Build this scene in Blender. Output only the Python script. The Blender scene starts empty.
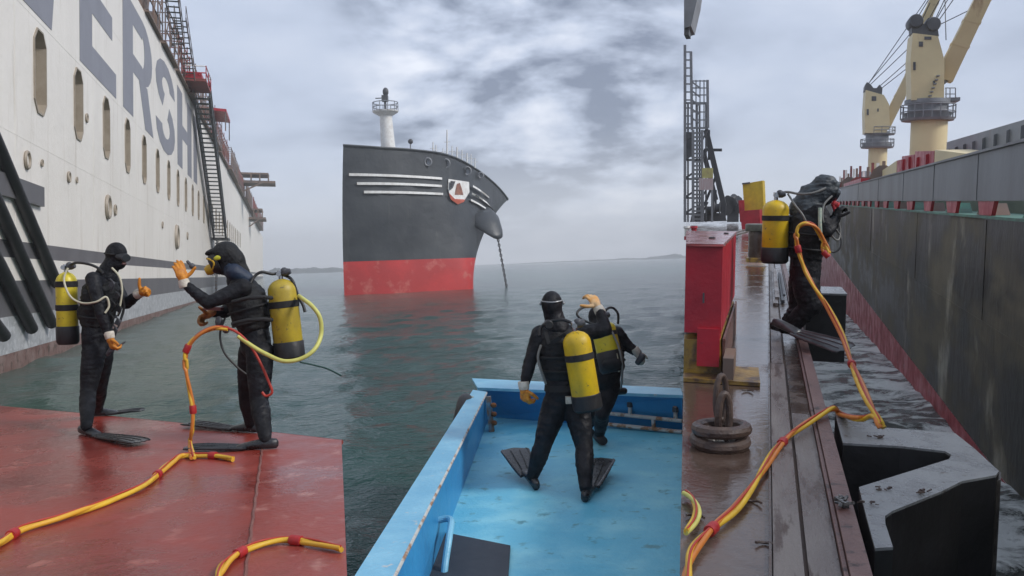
import bpy, bmesh, math, random
from mathutils import Vector, Matrix, noise
V = Vector
R = random.Random(7)
scene = bpy.context.scene
COL = scene.collection

# ------------------------------------------------------------------ camera
F = 900.0
EYE = V((0, 0, 2.9))
def cray(px, py): return V(((px - 512) / F, -(py - 288) / F, -1.0))      # camera space
def basis(h0, h1, fwd):
    """rows X, Y, Z of a level frame seen in camera space: h0, h1 two horizon pixels, fwd the pixel ahead"""
    z = cray(*h1).cross(cray(*h0)).normalized()
    if z.y < 0: z = -z
    y = cray(*fwd); y = (y - z * y.dot(z)).normalized()
    x = y.cross(z).normalized()
    return Matrix((x, y, z))
HZ = lambda x: 262.0 - 0.036 * (x - 512)
RW = basis((300, HZ(300)), (700, HZ(700)), (512, HZ(512)))
cd = bpy.data.cameras.new('camera'); cam = bpy.data.objects.new('camera', cd); COL.objects.link(cam)
cam.matrix_world = Matrix.Translation(EYE) @ RW.to_4x4()
cd.sensor_width = 36; cd.lens = 36 * F / 1024; cd.clip_start = 0.05; cd.clip_end = 20000
scene.camera = cam

# ------------------------------------------------------------------ light
SUN_EL, SUN_AZ = math.radians(36), math.radians(112)      # behind the camera, to its right
w = bpy.data.worlds.new('World'); scene.world = w; w.use_nodes = True
nt = w.node_tree; nt.nodes.clear()
def wn(t, **k):
    n = nt.nodes.new(t)
    for a, b in k.items(): setattr(n, a, b)
    return n
def mth(op, a, b=None, c=None):
    n = wn('ShaderNodeMath', operation=op)
    for i, v in enumerate((a, b, c)):
        if v is None: continue
        if isinstance(v, (int, float)): n.inputs[i].default_value = v
        else: nt.links.new(v, n.inputs[i])
    return n.outputs[0]
out = wn('ShaderNodeOutputWorld'); bg = wn('ShaderNodeBackground'); nt.links.new(bg.outputs[0], out.inputs[0])
tc = wn('ShaderNodeTexCoord'); sep = wn('ShaderNodeSeparateXYZ'); nt.links.new(tc.outputs['Generated'], sep.inputs[0])
X, Y, Z = sep.outputs
zz = mth('ADD', mth('MAXIMUM', Z, 0.0), 0.30)
cmb = wn('ShaderNodeCombineXYZ')
nt.links.new(mth('DIVIDE', X, zz), cmb.inputs[0]); nt.links.new(mth('DIVIDE', Y, zz), cmb.inputs[1])
n1 = wn('ShaderNodeTexNoise'); n1.inputs['Scale'].default_value = 2.1; n1.inputs['Detail'].default_value = 8
n1.inputs['Roughness'].default_value = 0.55; n1.inputs['Distortion'].default_value = 0.35; nt.links.new(cmb.outputs[0], n1.inputs[0])
n2 = wn('ShaderNodeTexNoise'); n2.inputs['Scale'].default_value = 6.5; n2.inputs['Detail'].default_value = 7
n2.inputs['Roughness'].default_value = 0.5; nt.links.new(cmb.outputs[0], n2.inputs[0])
cl = mth('ADD', mth('MULTIPLY', n1.outputs[0], 0.66), mth('MULTIPLY', n2.outputs[0], 0.34))
# broken cloud ahead, an even veil to either side: contrast falls off with azimuth
az = mth('ABSOLUTE', mth('DIVIDE', mth('SUBTRACT', X, 0.02), mth('ADD', mth('ABSOLUTE', Y), 0.01)))
mr = wn('ShaderNodeMapRange', interpolation_type='SMOOTHSTEP'); nt.links.new(az, mr.inputs[0])
mr.inputs[1].default_value = 0.12; mr.inputs[2].default_value = 0.235; mr.inputs[3].default_value = 1.0; mr.inputs[4].default_value = 0.15
con = mth('ADD', mth('MULTIPLY', mth('SUBTRACT', cl, 0.5), mth('MULTIPLY', mr.outputs[0], 5.0)), mth('SUBTRACT', 0.52, mth('MULTIPLY', mr.outputs[0], 0.09)))
ramp = wn('ShaderNodeValToRGB'); nt.links.new(con, ramp.inputs[0])
el = ramp.color_ramp.elements
el[0].position = 0.12; el[0].color = (.135, .162, .225, 1)
el[1].position = 0.97; el[1].color = (.56, .585, .65, 1)
e = el.new(0.5); e.color = (.34, .385, .48, 1)
# brighter, whiter band over the horizon
hb = wn('ShaderNodeMapRange', interpolation_type='SMOOTHSTEP'); nt.links.new(Z, hb.inputs[0])
hb.inputs[1].default_value = 0.0; hb.inputs[2].default_value = 0.16; hb.inputs[3].default_value = 0.75; hb.inputs[4].default_value = 0.0
mx = wn('ShaderNodeMixRGB'); nt.links.new(hb.outputs[0], mx.inputs[0]); nt.links.new(ramp.outputs[0], mx.inputs[1]); mx.inputs[2].default_value = (.50, .53, .585, 1)
sky = wn('ShaderNodeTexSky', sky_type='NISHITA', sun_disc=False)
sky.sun_elevation = SUN_EL; sky.sun_rotation = SUN_AZ
add = wn('ShaderNodeMixRGB', blend_type='ADD'); add.inputs[0].default_value = 1
sc_ = wn('ShaderNodeMixRGB', blend_type='MULTIPLY'); sc_.inputs[0].default_value = 1
nt.links.new(mx.outputs[0], sc_.inputs[1]); sc_.inputs[2].default_value = (9.6, 9.6, 9.6, 1)
sk2 = wn('ShaderNodeMixRGB', blend_type='MULTIPLY'); sk2.inputs[0].default_value = 1
nt.links.new(sky.outputs[0], sk2.inputs[1]); sk2.inputs[2].default_value = (.06, .06, .06, 1)
nt.links.new(sc_.outputs[0], add.inputs[1]); nt.links.new(sk2.outputs[0], add.inputs[2])
nt.links.new(add.outputs[0], bg.inputs[0]); bg.inputs[1].default_value = 0.10
sd = bpy.data.lights.new('sun', 'SUN'); sd.energy = 1.5; sd.angle = math.radians(14); sd.color = (1, .965, .92)
so = bpy.data.objects.new('sun', sd); COL.objects.link(so)
so.rotation_euler = V((math.sin(SUN_AZ) * math.cos(SUN_EL), math.cos(SUN_AZ) * math.cos(SUN_EL), math.sin(SUN_EL))).to_track_quat('Z', 'Y').to_euler()
vs = scene.view_settings; vs.view_transform = 'Standard'; vs.look = 'None'; vs.exposure = 0.80; vs.gamma = 1; vs.use_curve_mapping = False

# ------------------------------------------------------------------ frames (rigid, metric)
class Frame:
    def __init__(s, M): s.M = M; s.I = M.inverted()
    def ray(s, px, py):
        d = (RW @ cray(px, py)); o = s.I @ EYE
        return o, (s.I.to_3x3() @ d)
    def on(s, px, py, axis, val):
        o, d = s.ray(px, py); i = 'xyz'.index(axis); t = (val - o[i]) / d[i]
        return o + d * t
    def at(s, px, py, y): return s.on(px, py, 'y', y)
W = Frame(Matrix.Identity(4))
R1 = basis((100, 276), (300, 276), (283, 276))
S1 = Frame(Matrix.Translation(EYE) @ (RW @ R1.transposed()).to_4x4() @ Matrix.Translation(-EYE))    # along the cream ship
R3 = basis((700, 201), (900, 201), (768, 201))
M3 = Matrix.Translation(EYE) @ (RW @ R3.transposed()).to_4x4()
D3 = Frame(M3)                                                                                     # the trimmed pontoon, eye at its origin
R3h = basis((700, 201), (900, 201), (790, 201))
H3 = Frame(Matrix.Translation(EYE) @ (RW @ R3h.transposed()).to_4x4())                             # along the bulk carrier

# ------------------------------------------------------------------ materials
MATS = {}
def mat(name, col, col2=None, rough=0.5, rough2=None, metal=0.0, scale=3.0, stretch=(1, 1, 1), bump=0.0, bscale=None, lo=0.4, hi=0.62,
        col3=None, scale3=8.0, lo3=0.55, hi3=0.62, coat=0.0, detail=6, bstretch=None, spec=0.5, stretch3=(1, 1, 1), rough3=None):
    if name in MATS: return MATS[name]
    m = bpy.data.materials.new(name); m.use_nodes = True; t = m.node_tree; N = t.nodes; L = t.links
    b = N['Principled BSDF']; tcn = N.new('ShaderNodeTexCoord')
    b.inputs['Base Color'].default_value = (*col, 1); b.inputs['Roughness'].default_value = rough; b.inputs['Metallic'].default_value = metal
    b.inputs['Coat Weight'].default_value = coat; b.inputs['Specular IOR Level'].default_value = spec
    def nz(sc, st, det=detail):
        mp = N.new('ShaderNodeMapping'); mp.inputs['Scale'].default_value = st; L.new(tcn.outputs['Object'], mp.inputs[0])
        n = N.new('ShaderNodeTexNoise'); n.inputs['Scale'].default_value = sc; n.inputs['Detail'].default_value = det; n.inputs['Roughness'].default_value = .62
        L.new(mp.outputs[0], n.inputs[0]); return n.outputs[0]
    def rng(src, a, b_, c=0.0, d=1.0):
        r = N.new('ShaderNodeMapRange'); L.new(src, r.inputs[0])
        for i, v in enumerate((a, b_, c, d)): r.inputs[i + 1].default_value = v
        return r.outputs[0]
    if col2 is not None or rough2 is not None:
        f = rng(nz(scale, stretch), lo, hi)
        if col2 is not None:
            mxn = N.new('ShaderNodeMixRGB'); L.new(f, mxn.inputs[0]); mxn.inputs[1].default_value = (*col, 1); mxn.inputs[2].default_value = (*col2, 1)
            cur = mxn.outputs[0]
            if col3 is not None:
                f3 = rng(nz(scale3, stretch3), lo3, hi3)
                m3 = N.new('ShaderNodeMixRGB'); L.new(f3, m3.inputs[0]); L.new(cur, m3.inputs[1]); m3.inputs[2].default_value = (*col3, 1); cur = m3.outputs[0]
            L.new(cur, b.inputs['Base Color'])
        if rough2 is not None: L.new(rng(f, 0, 1, rough, rough2), b.inputs['Roughness'])
    if bump:
        bn = N.new('ShaderNodeBump'); bn.inputs['Strength'].default_value = 1.0; bn.inputs['Distance'].default_value = bump
        L.new(nz(bscale or scale * 4, bstretch or (1, 1, 1)), bn.inputs['Height']); L.new(bn.outputs[0], b.inputs['Normal'])
    MATS[name] = m; return m

wetsuit = mat('wetsuit', (.005, .0055, .008), (.010, .011, .015), rough=.72, rough2=.5, scale=9, bump=.03, bscale=7, detail=4, spec=.28)
neo_blue = mat('blue_neoprene', (.008, .016, .04), (.012, .03, .06), rough=.6, scale=8, bump=.01, bscale=12)
vestm = mat('vest_fabric', (.008, .0085, .010), (.018, .019, .021), rough=.55, rough2=.75, scale=12, bump=.03, bscale=10, spec=.3)
rubber = mat('black_rubber', (.008, .008, .009), (.018, .018, .02), rough=.42, rough2=.6, scale=5, bump=.003, bscale=40)
wetrub = mat('wet_fin_rubber', (.012, .013, .015), (.03, .032, .036), rough=.22, rough2=.42, scale=10, bump=.004, bscale=30)
webb = mat('webbing', (.012, .012, .013), rough=.75, bump=.002, bscale=200)
tank_y = mat('tank_yellow', (.66, .44, .012), (.52, .35, .015), rough=.35, rough2=.5, scale=6, col3=(.16, .13, .05), scale3=26, lo3=.62, hi3=.68, bump=.0015, bscale=50)
tank_o = mat('tank_olive_yellow', (.50, .37, .03), (.38, .28, .03), rough=.38, rough2=.5, scale=6, col3=(.12, .10, .05), scale3=26, lo3=.62, hi3=.68, bump=.0015, bscale=50)
tank_l = mat('tank_lemon_yellow', (.68, .56, .03), (.55, .45, .03), rough=.38, rough2=.5, scale=6, col3=(.2, .17, .06), scale3=26, lo3=.62, hi3=.68, bump=.0015, bscale=50)
chrome = mat('valve_metal', (.45, .46, .48), rough=.25, metal=1)
glove_o = mat('orange_glove', (.62, .24, .015), (.45, .15, .012), rough=.55, scale=30, bump=.003, bscale=70)
cuff_w = mat('glove_cuff', (.62, .58, .5), (.45, .4, .32), rough=.8, scale=25, bump=.003, bscale=60)
glass = mat('mask_glass', (.03, .035, .04), rough=.06, coat=.5)
mask_y = mat('mask_yellow', (.55, .33, .02), rough=.4)
skin = mat('skin', (.36, .20, .14), (.30, .16, .11), rough=.5, scale=14)
hose_y = mat('hose_yellow', (.72, .46, .035), (.58, .34, .03), rough=.45, rough2=.6, scale=6, bump=.002, bscale=40)
hose_o = mat('hose_orange', (.62, .20, .03), (.5, .16, .03), rough=.45, scale=6)
hose_l = mat('hose_lemon', (.62, .60, .16), (.5, .48, .12), rough=.5, scale=6)
hose_b = mat('hose_black', (.012, .012, .013), rough=.45)
hose_w = mat('hose_pale', (.5, .48, .36), rough=.5)
tape = mat('red_tape', (.42, .02, .02), (.3, .015, .02), rough=.5, scale=20)
red_rub = mat('red_hose', (.40, .035, .02), rough=.5)
deck_red = mat('red_deck_paint', (.27, .040, .027), (.165, .024, .017), rough=.42, rough2=.13, spec=.4, scale=.9, lo=.38, hi=.62, col3=(.40, .13, .10), scale3=3.5, lo3=.60, hi3=.74, bump=.006, bscale=14)
deck_red2 = mat('worn_red_deck_paint', (.29, .056, .042), (.21, .040, .030), rough=.45, rough2=.18, spec=.4, scale=1.1, lo=.38, hi=.62, col3=(.40, .17, .14), scale3=5.5, lo3=.56, hi3=.70, bump=.008, bscale=14)
hull_w = mat('cream_hull_paint', (.85, .80, .73), (.79, .74, .67), rough=.42, scale=.35, stretch=(1, 1, .25), lo=.35, hi=.65, col3=(.54, .47, .38), scale3=1.4, stretch3=(1, 1, .12), lo3=.56, hi3=.82, bump=.07, bscale=.45)
hull_g = mat('grey_stripe_paint', (.105, .10, .105), (.13, .125, .13), rough=.45, scale=.6)
hull_p = mat('pale_boot_paint', (.42, .43, .44), (.30, .31, .32), rough=.45, scale=1.0, stretch=(1, 1, 2), col3=(.52, .53, .54), scale3=3.0, lo3=.5, hi3=.6, bump=.02, bscale=2)
hull_r = mat('brown_antifouling', (.15, .075, .06), (.23, .16, .14), rough=.5, scale=1.2, col3=(.08, .05, .035), scale3=3, bump=.03, bscale=3)
letter = mat('grey_lettering', (.225, .225, .26), (.195, .195, .225), rough=.45, scale=.5)
dark_in = mat('recess_steel', (.34, .29, .23), (.28, .235, .18), rough=.55, scale=1.5)
glass_d = mat('dark_window', (.72, .66, .56), (.60, .54, .45), rough=.4, scale=.8)
scaf = mat('scaffold_steel', (.12, .115, .12), (.20, .12, .09), rough=.6, scale=.6)
scaf_r = mat('red_oxide_steel', (.24, .045, .04), (.16, .05, .04), rough=.6, scale=1)
scaf_b = mat('rusty_brown_steel', (.19, .125, .09), (.13, .10, .09), rough=.7, scale=.8)
green_net = mat('green_tread_steel', (.07, .085, .08), rough=.7)
black_hull = mat('black_hull_paint', (.026, .031, .037), (.046, .053, .060), rough=.36, rough2=.55, scale=.22, lo=.38, hi=.62, col3=(.085, .088, .088), scale3=.9, stretch3=(1, 1, .14), lo3=.60, hi3=.80, bump=.10, bscale=.28, detail=4)
red_hull = mat('red_hull_paint', (.56, .035, .035), (.44, .03, .03), rough=.5, scale=.22, lo=.4, hi=.6, col3=(.52, .12, .10), scale3=.5, lo3=.58, hi3=.66, bump=.05, bscale=.4)
white_p = mat('white_paint', (.75, .75, .73), (.62, .6, .57), rough=.45, scale=2)
rust = mat('rust', (.25, .10, .035), (.14, .05, .025), rough=.85, scale=6, bump=.01, bscale=20)
boat_deck = mat('pale_blue_deck_paint', (.125, .49, .67), (.26, .62, .74), rough=.42, rough2=.6, scale=2.6, lo=.42, hi=.66, col3=(.10, .30, .36), scale3=6, lo3=.59, hi3=.68, spec=.35, bump=.006, bscale=24)
boat_blue = mat('blue_bulwark_paint', (.028, .23, .50), (.04, .28, .56), rough=.3, rough2=.45, scale=2, lo=.35, hi=.65, col3=(.02, .13, .28), scale3=7, lo3=.66, hi3=.74, bump=.01, bscale=10)
boat_rail = mat('pale_blue_rail_paint', (.22, .52, .70), (.14, .42, .62), rough=.35, scale=3, col3=(.45, .52, .55), scale3=14, lo3=.62, hi3=.68, bump=.005, bscale=30)
rail_w = mat('chipped_white_pipe', (.5, .5, .48), (.3, .16, .09), rough=.6, scale=9, lo=.5, hi=.6)
matm = mat('rubber_mat', (.02, .026, .038), (.028, .034, .046), rough=.6, scale=10, bump=.003, bscale=120)
wet_deck = mat('wet_rusty_deck', (.085, .055, .042), (.15, .11, .09), rough=.03, rough2=.42, scale=1.3, lo=.50, hi=.68, col3=(.05, .03, .024), scale3=5, lo3=.55, hi3=.7, bump=.0035, bscale=14)
beam_m = mat('worn_grey_beam', (.125, .10, .09), (.20, .175, .16), rough=.22, rough2=.55, scale=2.2, stretch=(1.5, .4, 1), lo=.4, hi=.62, col3=(.075, .05, .04), scale3=6, stretch3=(2, .3, 1), bump=.010, bscale=22, bstretch=(2.5, .5, 1))
gutter = mat('wet_gutter', (.045, .026, .02), (.09, .06, .045), rough=.06, rough2=.4, scale=3, bump=.004, bscale=25)
kerb_m = mat('rusty_red_kerb', (.13, .062, .052), (.21, .13, .115), rough=.35, rough2=.6, scale=4, stretch=(1, .4, 1), col3=(.05, .03, .026), scale3=12, lo3=.58, hi3=.66, bump=.012, bscale=24)
red_box = mat('red_box_paint', (.44, .014, .03), (.34, .012, .026), rough=.35, rough2=.5, scale=2.5, col3=(.12, .02, .02), scale3=11, lo3=.68, hi3=.76, bump=.005, bscale=12)
yel_p = mat('yellow_plinth_paint', (.36, .22, .03), (.20, .12, .03), rough=.4, scale=4, col3=(.075, .045, .03), scale3=5, lo3=.48, hi3=.60, bump=.01, bscale=20)
yel_s = mat('yellow_board_paint', (.62, .44, .02), (.5, .34, .02), rough=.5, scale=3)
chain_m = mat('rusty_chain', (.055, .035, .03), (.10, .065, .05), rough=.3, rough2=.6, scale=10, bump=.01, bscale=30)
dark_hull3 = mat('weathered_dark_hull', (.026, .024, .019), (.155, .138, .100), rough=.4, rough2=.7, scale=1.1, stretch=(1, .35, .9), lo=.43, hi=.62, col3=(.36, .34, .27), scale3=1.3, stretch3=(1, .5, .35), lo3=.57, hi3=.72, bump=.03, bscale=1.4, bstretch=(1, 1, .6), spec=.22)
red_hull3 = mat('red_boot_band', (.42, .012, .030), (.24, .010, .022), rough=.3, rough2=.6, scale=1.6, stretch=(1, 1, 1), col3=(.32, .16, .16), scale3=4, lo3=.60, hi3=.68, bump=.03, bscale=3)
bulw3 = mat('grey_bulwark_paint', (.165, .18, .20), (.11, .12, .13), rough=.42, scale=.5, stretch=(1, 1, .3), col3=(.15, .085, .065), scale3=1.6, stretch3=(1, 1, .14), lo3=.63, hi3=.74, bump=.02, bscale=.6)
green_p = mat('green_ledge_paint', (.06, .22, .15), (.05, .12, .09), rough=.5, scale=3)
crane_y = mat('cream_crane_paint', (.72, .60, .34), (.64, .53, .30), rough=.5, scale=.35, col3=(.36, .22, .12), scale3=.9, stretch3=(1, 1, .2), lo3=.60, hi3=.74)
grey_st = mat('grey_steel', (.23, .24, .26), (.17, .175, .19), rough=.5, scale=1)
dk_st = mat('dark_steel', (.05, .052, .06), (.08, .082, .09), rough=.5, scale=1)
fend_top = mat('wet_fender_face', (.17, .175, .18), (.28, .29, .29), rough=.16, rough2=.5, scale=5, lo=.35, hi=.7, col3=(.09, .065, .045), scale3=14, lo3=.62, hi3=.68, bump=.006, bscale=35)
fend_blk = mat('fender_rubber', (.010, .010, .011), (.016, .016, .018), rough=.5, scale=4, bump=.006, bscale=12)
weld_m = mat('weld_bead', (.24, .10, .08), (.16, .06, .05), rough=.5, scale=20, bump=.01, bscale=60)
coast_m = mat('hazy_coast', (.11, .13, .13), (.16, .17, .165), rough=.9, scale=.02)  # pale grey-green, some distance haze put into the base colour

# ------------------------------------------------------------------ mesh builder
def perp(d):
    d = d.normalized(); a = V((0, 0, 1)) if abs(d.z) < .9 else V((1, 0, 0))
    u = d.cross(a).normalized(); return u, u.cross(d).normalized()
class MB:
    def __init__(s): s.v = []; s.f = []
    def add(s, vs, fs):
        o = len(s.v); s.v += [V(p) for p in vs]; s.f += [tuple(i + o for i in f) for f in fs]; return s
    def box(s, lo, hi):
        a, b = V(lo), V(hi)
        vs = [(x, y, z) for x in (a.x, b.x) for y in (a.y, b.y) for z in (a.z, b.z)]
        return s.add(vs, [(0, 1, 3, 2), (4, 6, 7, 5), (0, 4, 5, 1), (2, 3, 7, 6), (0, 2, 6, 4), (1, 5, 7, 3)])
    def hexa(s, bot, top):      # four corners below, four above
        return s.add(list(bot) + list(top), [(3, 2, 1, 0), (4, 5, 6, 7), (0, 1, 5, 4), (1, 2, 6, 5), (2, 3, 7, 6), (3, 0, 4, 7)])
    def prism(s, poly, ext):
        n = len(poly); ext = V(ext); p = [V(q) for q in poly]
        return s.add(p + [q + ext for q in p], [tuple(range(n))[::-1], tuple(range(n, 2 * n))] + [(i, (i + 1) % n, n + (i + 1) % n, n + i) for i in range(n)])
    def quad(s, *p): return s.add(p, [tuple(range(len(p)))])
    def bar(s, a, b, wdt, hgt=None, up=(0, 0, 1)):
        a, b, up = V(a), V(b), V(up); hgt = hgt or wdt; d = (b - a).normalized()
        if abs(d.dot(up)) > .95: up = V((1, 0, 0))
        x = d.cross(up).normalized(); z = x.cross(d).normalized()
        c = [x * sx * wdt / 2 + z * sz * hgt / 2 for sx, sz in ((-1, -1), (1, -1), (1, 1), (-1, 1))]
        return s.hexa([a + q for q in c], [b + q for q in c])
    def tube(s, pts, r, n=8, closed=False, cap=True):
        pts = [V(p) for p in pts]; m = len(pts); rs = r if isinstance(r, (list, tuple)) else [r] * m
        if m < 2: return s
        o = len(s.v); u = None
        for i, p in enumerate(pts):
            if closed: d = pts[(i + 1) % m] - pts[i - 1]
            else: d = pts[min(i + 1, m - 1)] - pts[max(i - 1, 0)]
            if d.length < 1e-9: d = V((0, 0, 1))
            d.normalize()
            if u is None: u, _ = perp(d)
            u = (u - d * u.dot(d)).normalized(); v = d.cross(u)
            for k in range(n):
                a = 2 * math.pi * k / n; s.v.append(p + (u * math.cos(a) + v * math.sin(a)) * rs[i])
        for i in range(m if closed else m - 1):
            for k in range(n):
                j = (i + 1) % m; s.f.append((o + i * n + k, o + i * n + (k + 1) % n, o + j * n + (k + 1) % n, o + j * n + k))
        if cap and not closed:
            s.f.append(tuple(o + k for k in range(n))[::-1]); s.f.append(tuple(o + (m - 1) * n + k for k in range(n)))
        return s
    def lathe(s, a, b, prof, n=20):      # prof: (t along a->b, radius)
        a, b = V(a), V(b); return s.tube2([a.lerp(b, t) for t, _ in prof], [r for _, r in prof], b - a, n)
    def tube2(s, pts, rs, d, n):
        u, v = perp(d); o = len(s.v); m = len(pts)
        for p, r in zip(pts, rs):
            for k in range(n):
                a = 2 * math.pi * k / n; s.v.append(p + (u * math.cos(a) + v * math.sin(a)) * r)
        for i in range(m - 1):
            for k in range(n): s.f.append((o + i * n + k, o + i * n + (k + 1) % n, o + (i + 1) * n + (k + 1) % n, o + (i + 1) * n + k))
        s.f.append(tuple(o + k for k in range(n))[::-1]); s.f.append(tuple(o + (m - 1) * n + k for k in range(n)))
        return s
    def ball(s, c, r, n=12, m=8, axes=None):
        c = V(c); rx, ry, rz = (r, r, r) if isinstance(r, (int, float)) else r
        ax = axes or (V((1, 0, 0)), V((0, 1, 0)), V((0, 0, 1)))
        vs = [c + ax[2] * rz]; fs = []
        for i in range(1, m):
            t = math.pi * i / m
            for k in range(n):
                p = 2 * math.pi * k / n
                vs.append(c + ax[0] * rx * math.sin(t) * math.cos(p) + ax[1] * ry * math.sin(t) * math.sin(p) + ax[2] * rz * math.cos(t))
        vs.append(c - ax[2] * rz); L = len(vs) - 1
        for k in range(n):
            fs.append((0, 1 + k, 1 + (k + 1) % n)); fs.append((L, L - n + (k + 1) % n, L - n + k))
            for i in range(m - 2): fs.append((1 + i * n + k, 1 + (i + 1) * n + k, 1 + (i + 1) * n + (k + 1) % n, 1 + i * n + (k + 1) % n))
        return s.add(vs, fs)
    def cap(s, a, b, ra, rb, n=14):      # tapered limb with round ends
        a, b = V(a), V(b); s.ball(a, ra, n); s.ball(b, rb, n); return s.tube([a, b], [ra, rb], n)
    def ell(s, rings, n=20):             # rings: (centre, side vector, front vector) half axes, closed
        o = len(s.v); m = len(rings)
        for c, a, b in rings:
            for k in range(n):
                t = 2 * math.pi * k / n; s.v.append(V(c) + V(a) * math.cos(t) + V(b) * math.sin(t))
        for i in range(m - 1):
            for k in range(n): s.f.append((o + i * n + k, o + i * n + (k + 1) % n, o + (i + 1) * n + (k + 1) % n, o + (i + 1) * n + k))
        s.f.append(tuple(o + k for k in range(n))[::-1]); s.f.append(tuple(o + (m - 1) * n + k for k in range(n)))
        return s
    def mesh(s, name, mt, base=V((0, 0, 0)), smooth=35):
        me = bpy.data.meshes.new(name); me.from_pydata([p - base for p in s.v], [], s.f)
        bm = bmesh.new(); bm.from_mesh(me); bmesh.ops.recalc_face_normals(bm, faces=bm.faces); bm.to_mesh(me); bm.free()
        me.materials.append(mt)
        if smooth:
            me.polygons.foreach_set('use_smooth', [True] * len(me.polygons)); me.set_sharp_from_angle(angle=math.radians(smooth))
        return me
def remesh(mb, name, mt, base, vox, sm=2, fold=0.0):
    me = mb.mesh(name + '_raw', mt, base, 0)
    o = bpy.data.objects.new('tmp', me); COL.objects.link(o)
    md = o.modifiers.new('r', 'REMESH'); md.mode = 'VOXEL'; md.voxel_size = vox; md.use_smooth_shade = True
    if sm: s2 = o.modifiers.new('s', 'SMOOTH'); s2.factor = .6; s2.iterations = sm
    dg = bpy.context.evaluated_depsgraph_get(); me2 = bpy.data.meshes.new_from_object(o.evaluated_get(dg)); me2.name = name
    bpy.data.objects.remove(o); bpy.data.meshes.remove(me)
    if fold:      # cloth folds, running round the limbs
        nrm_ = [v_.normal.copy() for v_ in me2.vertices]; cos_ = [v_.co.copy() for v_ in me2.vertices]; out_ = []
        for c, nn_ in zip(cos_, nrm_):
            f = noise.noise(V((c.x * 7, c.y * 7, c.z * 24))) + .6 * noise.noise(V((c.x * 15 + 3, c.y * 15, c.z * 40 + 7)))
            out_.extend(c + nn_ * fold * (abs(f) * 1.4 - .35))
        me2.vertices.foreach_set('co', out_); me2.update()
    me2.materials.clear(); me2.materials.append(mt)
    me2.polygons.foreach_set('use_smooth', [True] * len(me2.polygons))
    return me2
class Thing:
    def __init__(s, name, label, cat, base, fr=W, group=None, kind=None):
        s.fr = fr; s.base = V(base); s.root = bpy.data.objects.new(name, None); COL.objects.link(s.root); s.root.empty_display_size = .2
        s.root.matrix_world = fr.M @ Matrix.Translation(s.base)
        s.root['label'] = label
        if cat: s.root['category'] = cat
        if group: s.root['group'] = group
        if kind: s.root['kind'] = kind
    def part(s, name, mb, mt, parent=None, label=None, smooth=35, kind=None, vox=None, sm=2, fold=0.0):
        me = remesh(mb, name, mt, s.base, vox, sm, fold) if vox else mb.mesh(name, mt, s.base, smooth)
        o = bpy.data.objects.new(name, me); COL.objects.link(o); o.parent = parent or s.root
        if label: o['label'] = label
        if kind: o['kind'] = kind
        return o
def single(name, mb, mt, label, cat, fr=W, group=None, smooth=35, kind=None, base=None):
    base = V(base) if base is not None else (sum(mb.v, V((0, 0, 0))) / len(mb.v))
    o = bpy.data.objects.new(name, mb.mesh(name, mt, base, smooth)); COL.objects.link(o); o.matrix_world = fr.M @ Matrix.Translation(base)
    if label: o['label'] = label
    if cat: o['category'] = cat
    if group: o['group'] = group
    if kind: o['kind'] = kind
    return o
def spline(pts, k=8):
    pts = [V(p) for p in pts]; out = []
    for i in range(len(pts) - 1):
        p0, p1, p2, p3 = pts[max(i - 1, 0)], pts[i], pts[i + 1], pts[min(i + 2, len(pts) - 1)]
        for j in range(k):
            t = j / k; out.append(.5 * ((2 * p1) + (p2 - p0) * t + (2 * p0 - 5 * p1 + 4 * p2 - p3) * t * t + (3 * p1 - p0 - 3 * p2 + p3) * t ** 3))
    out.append(pts[-1]); return out

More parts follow.
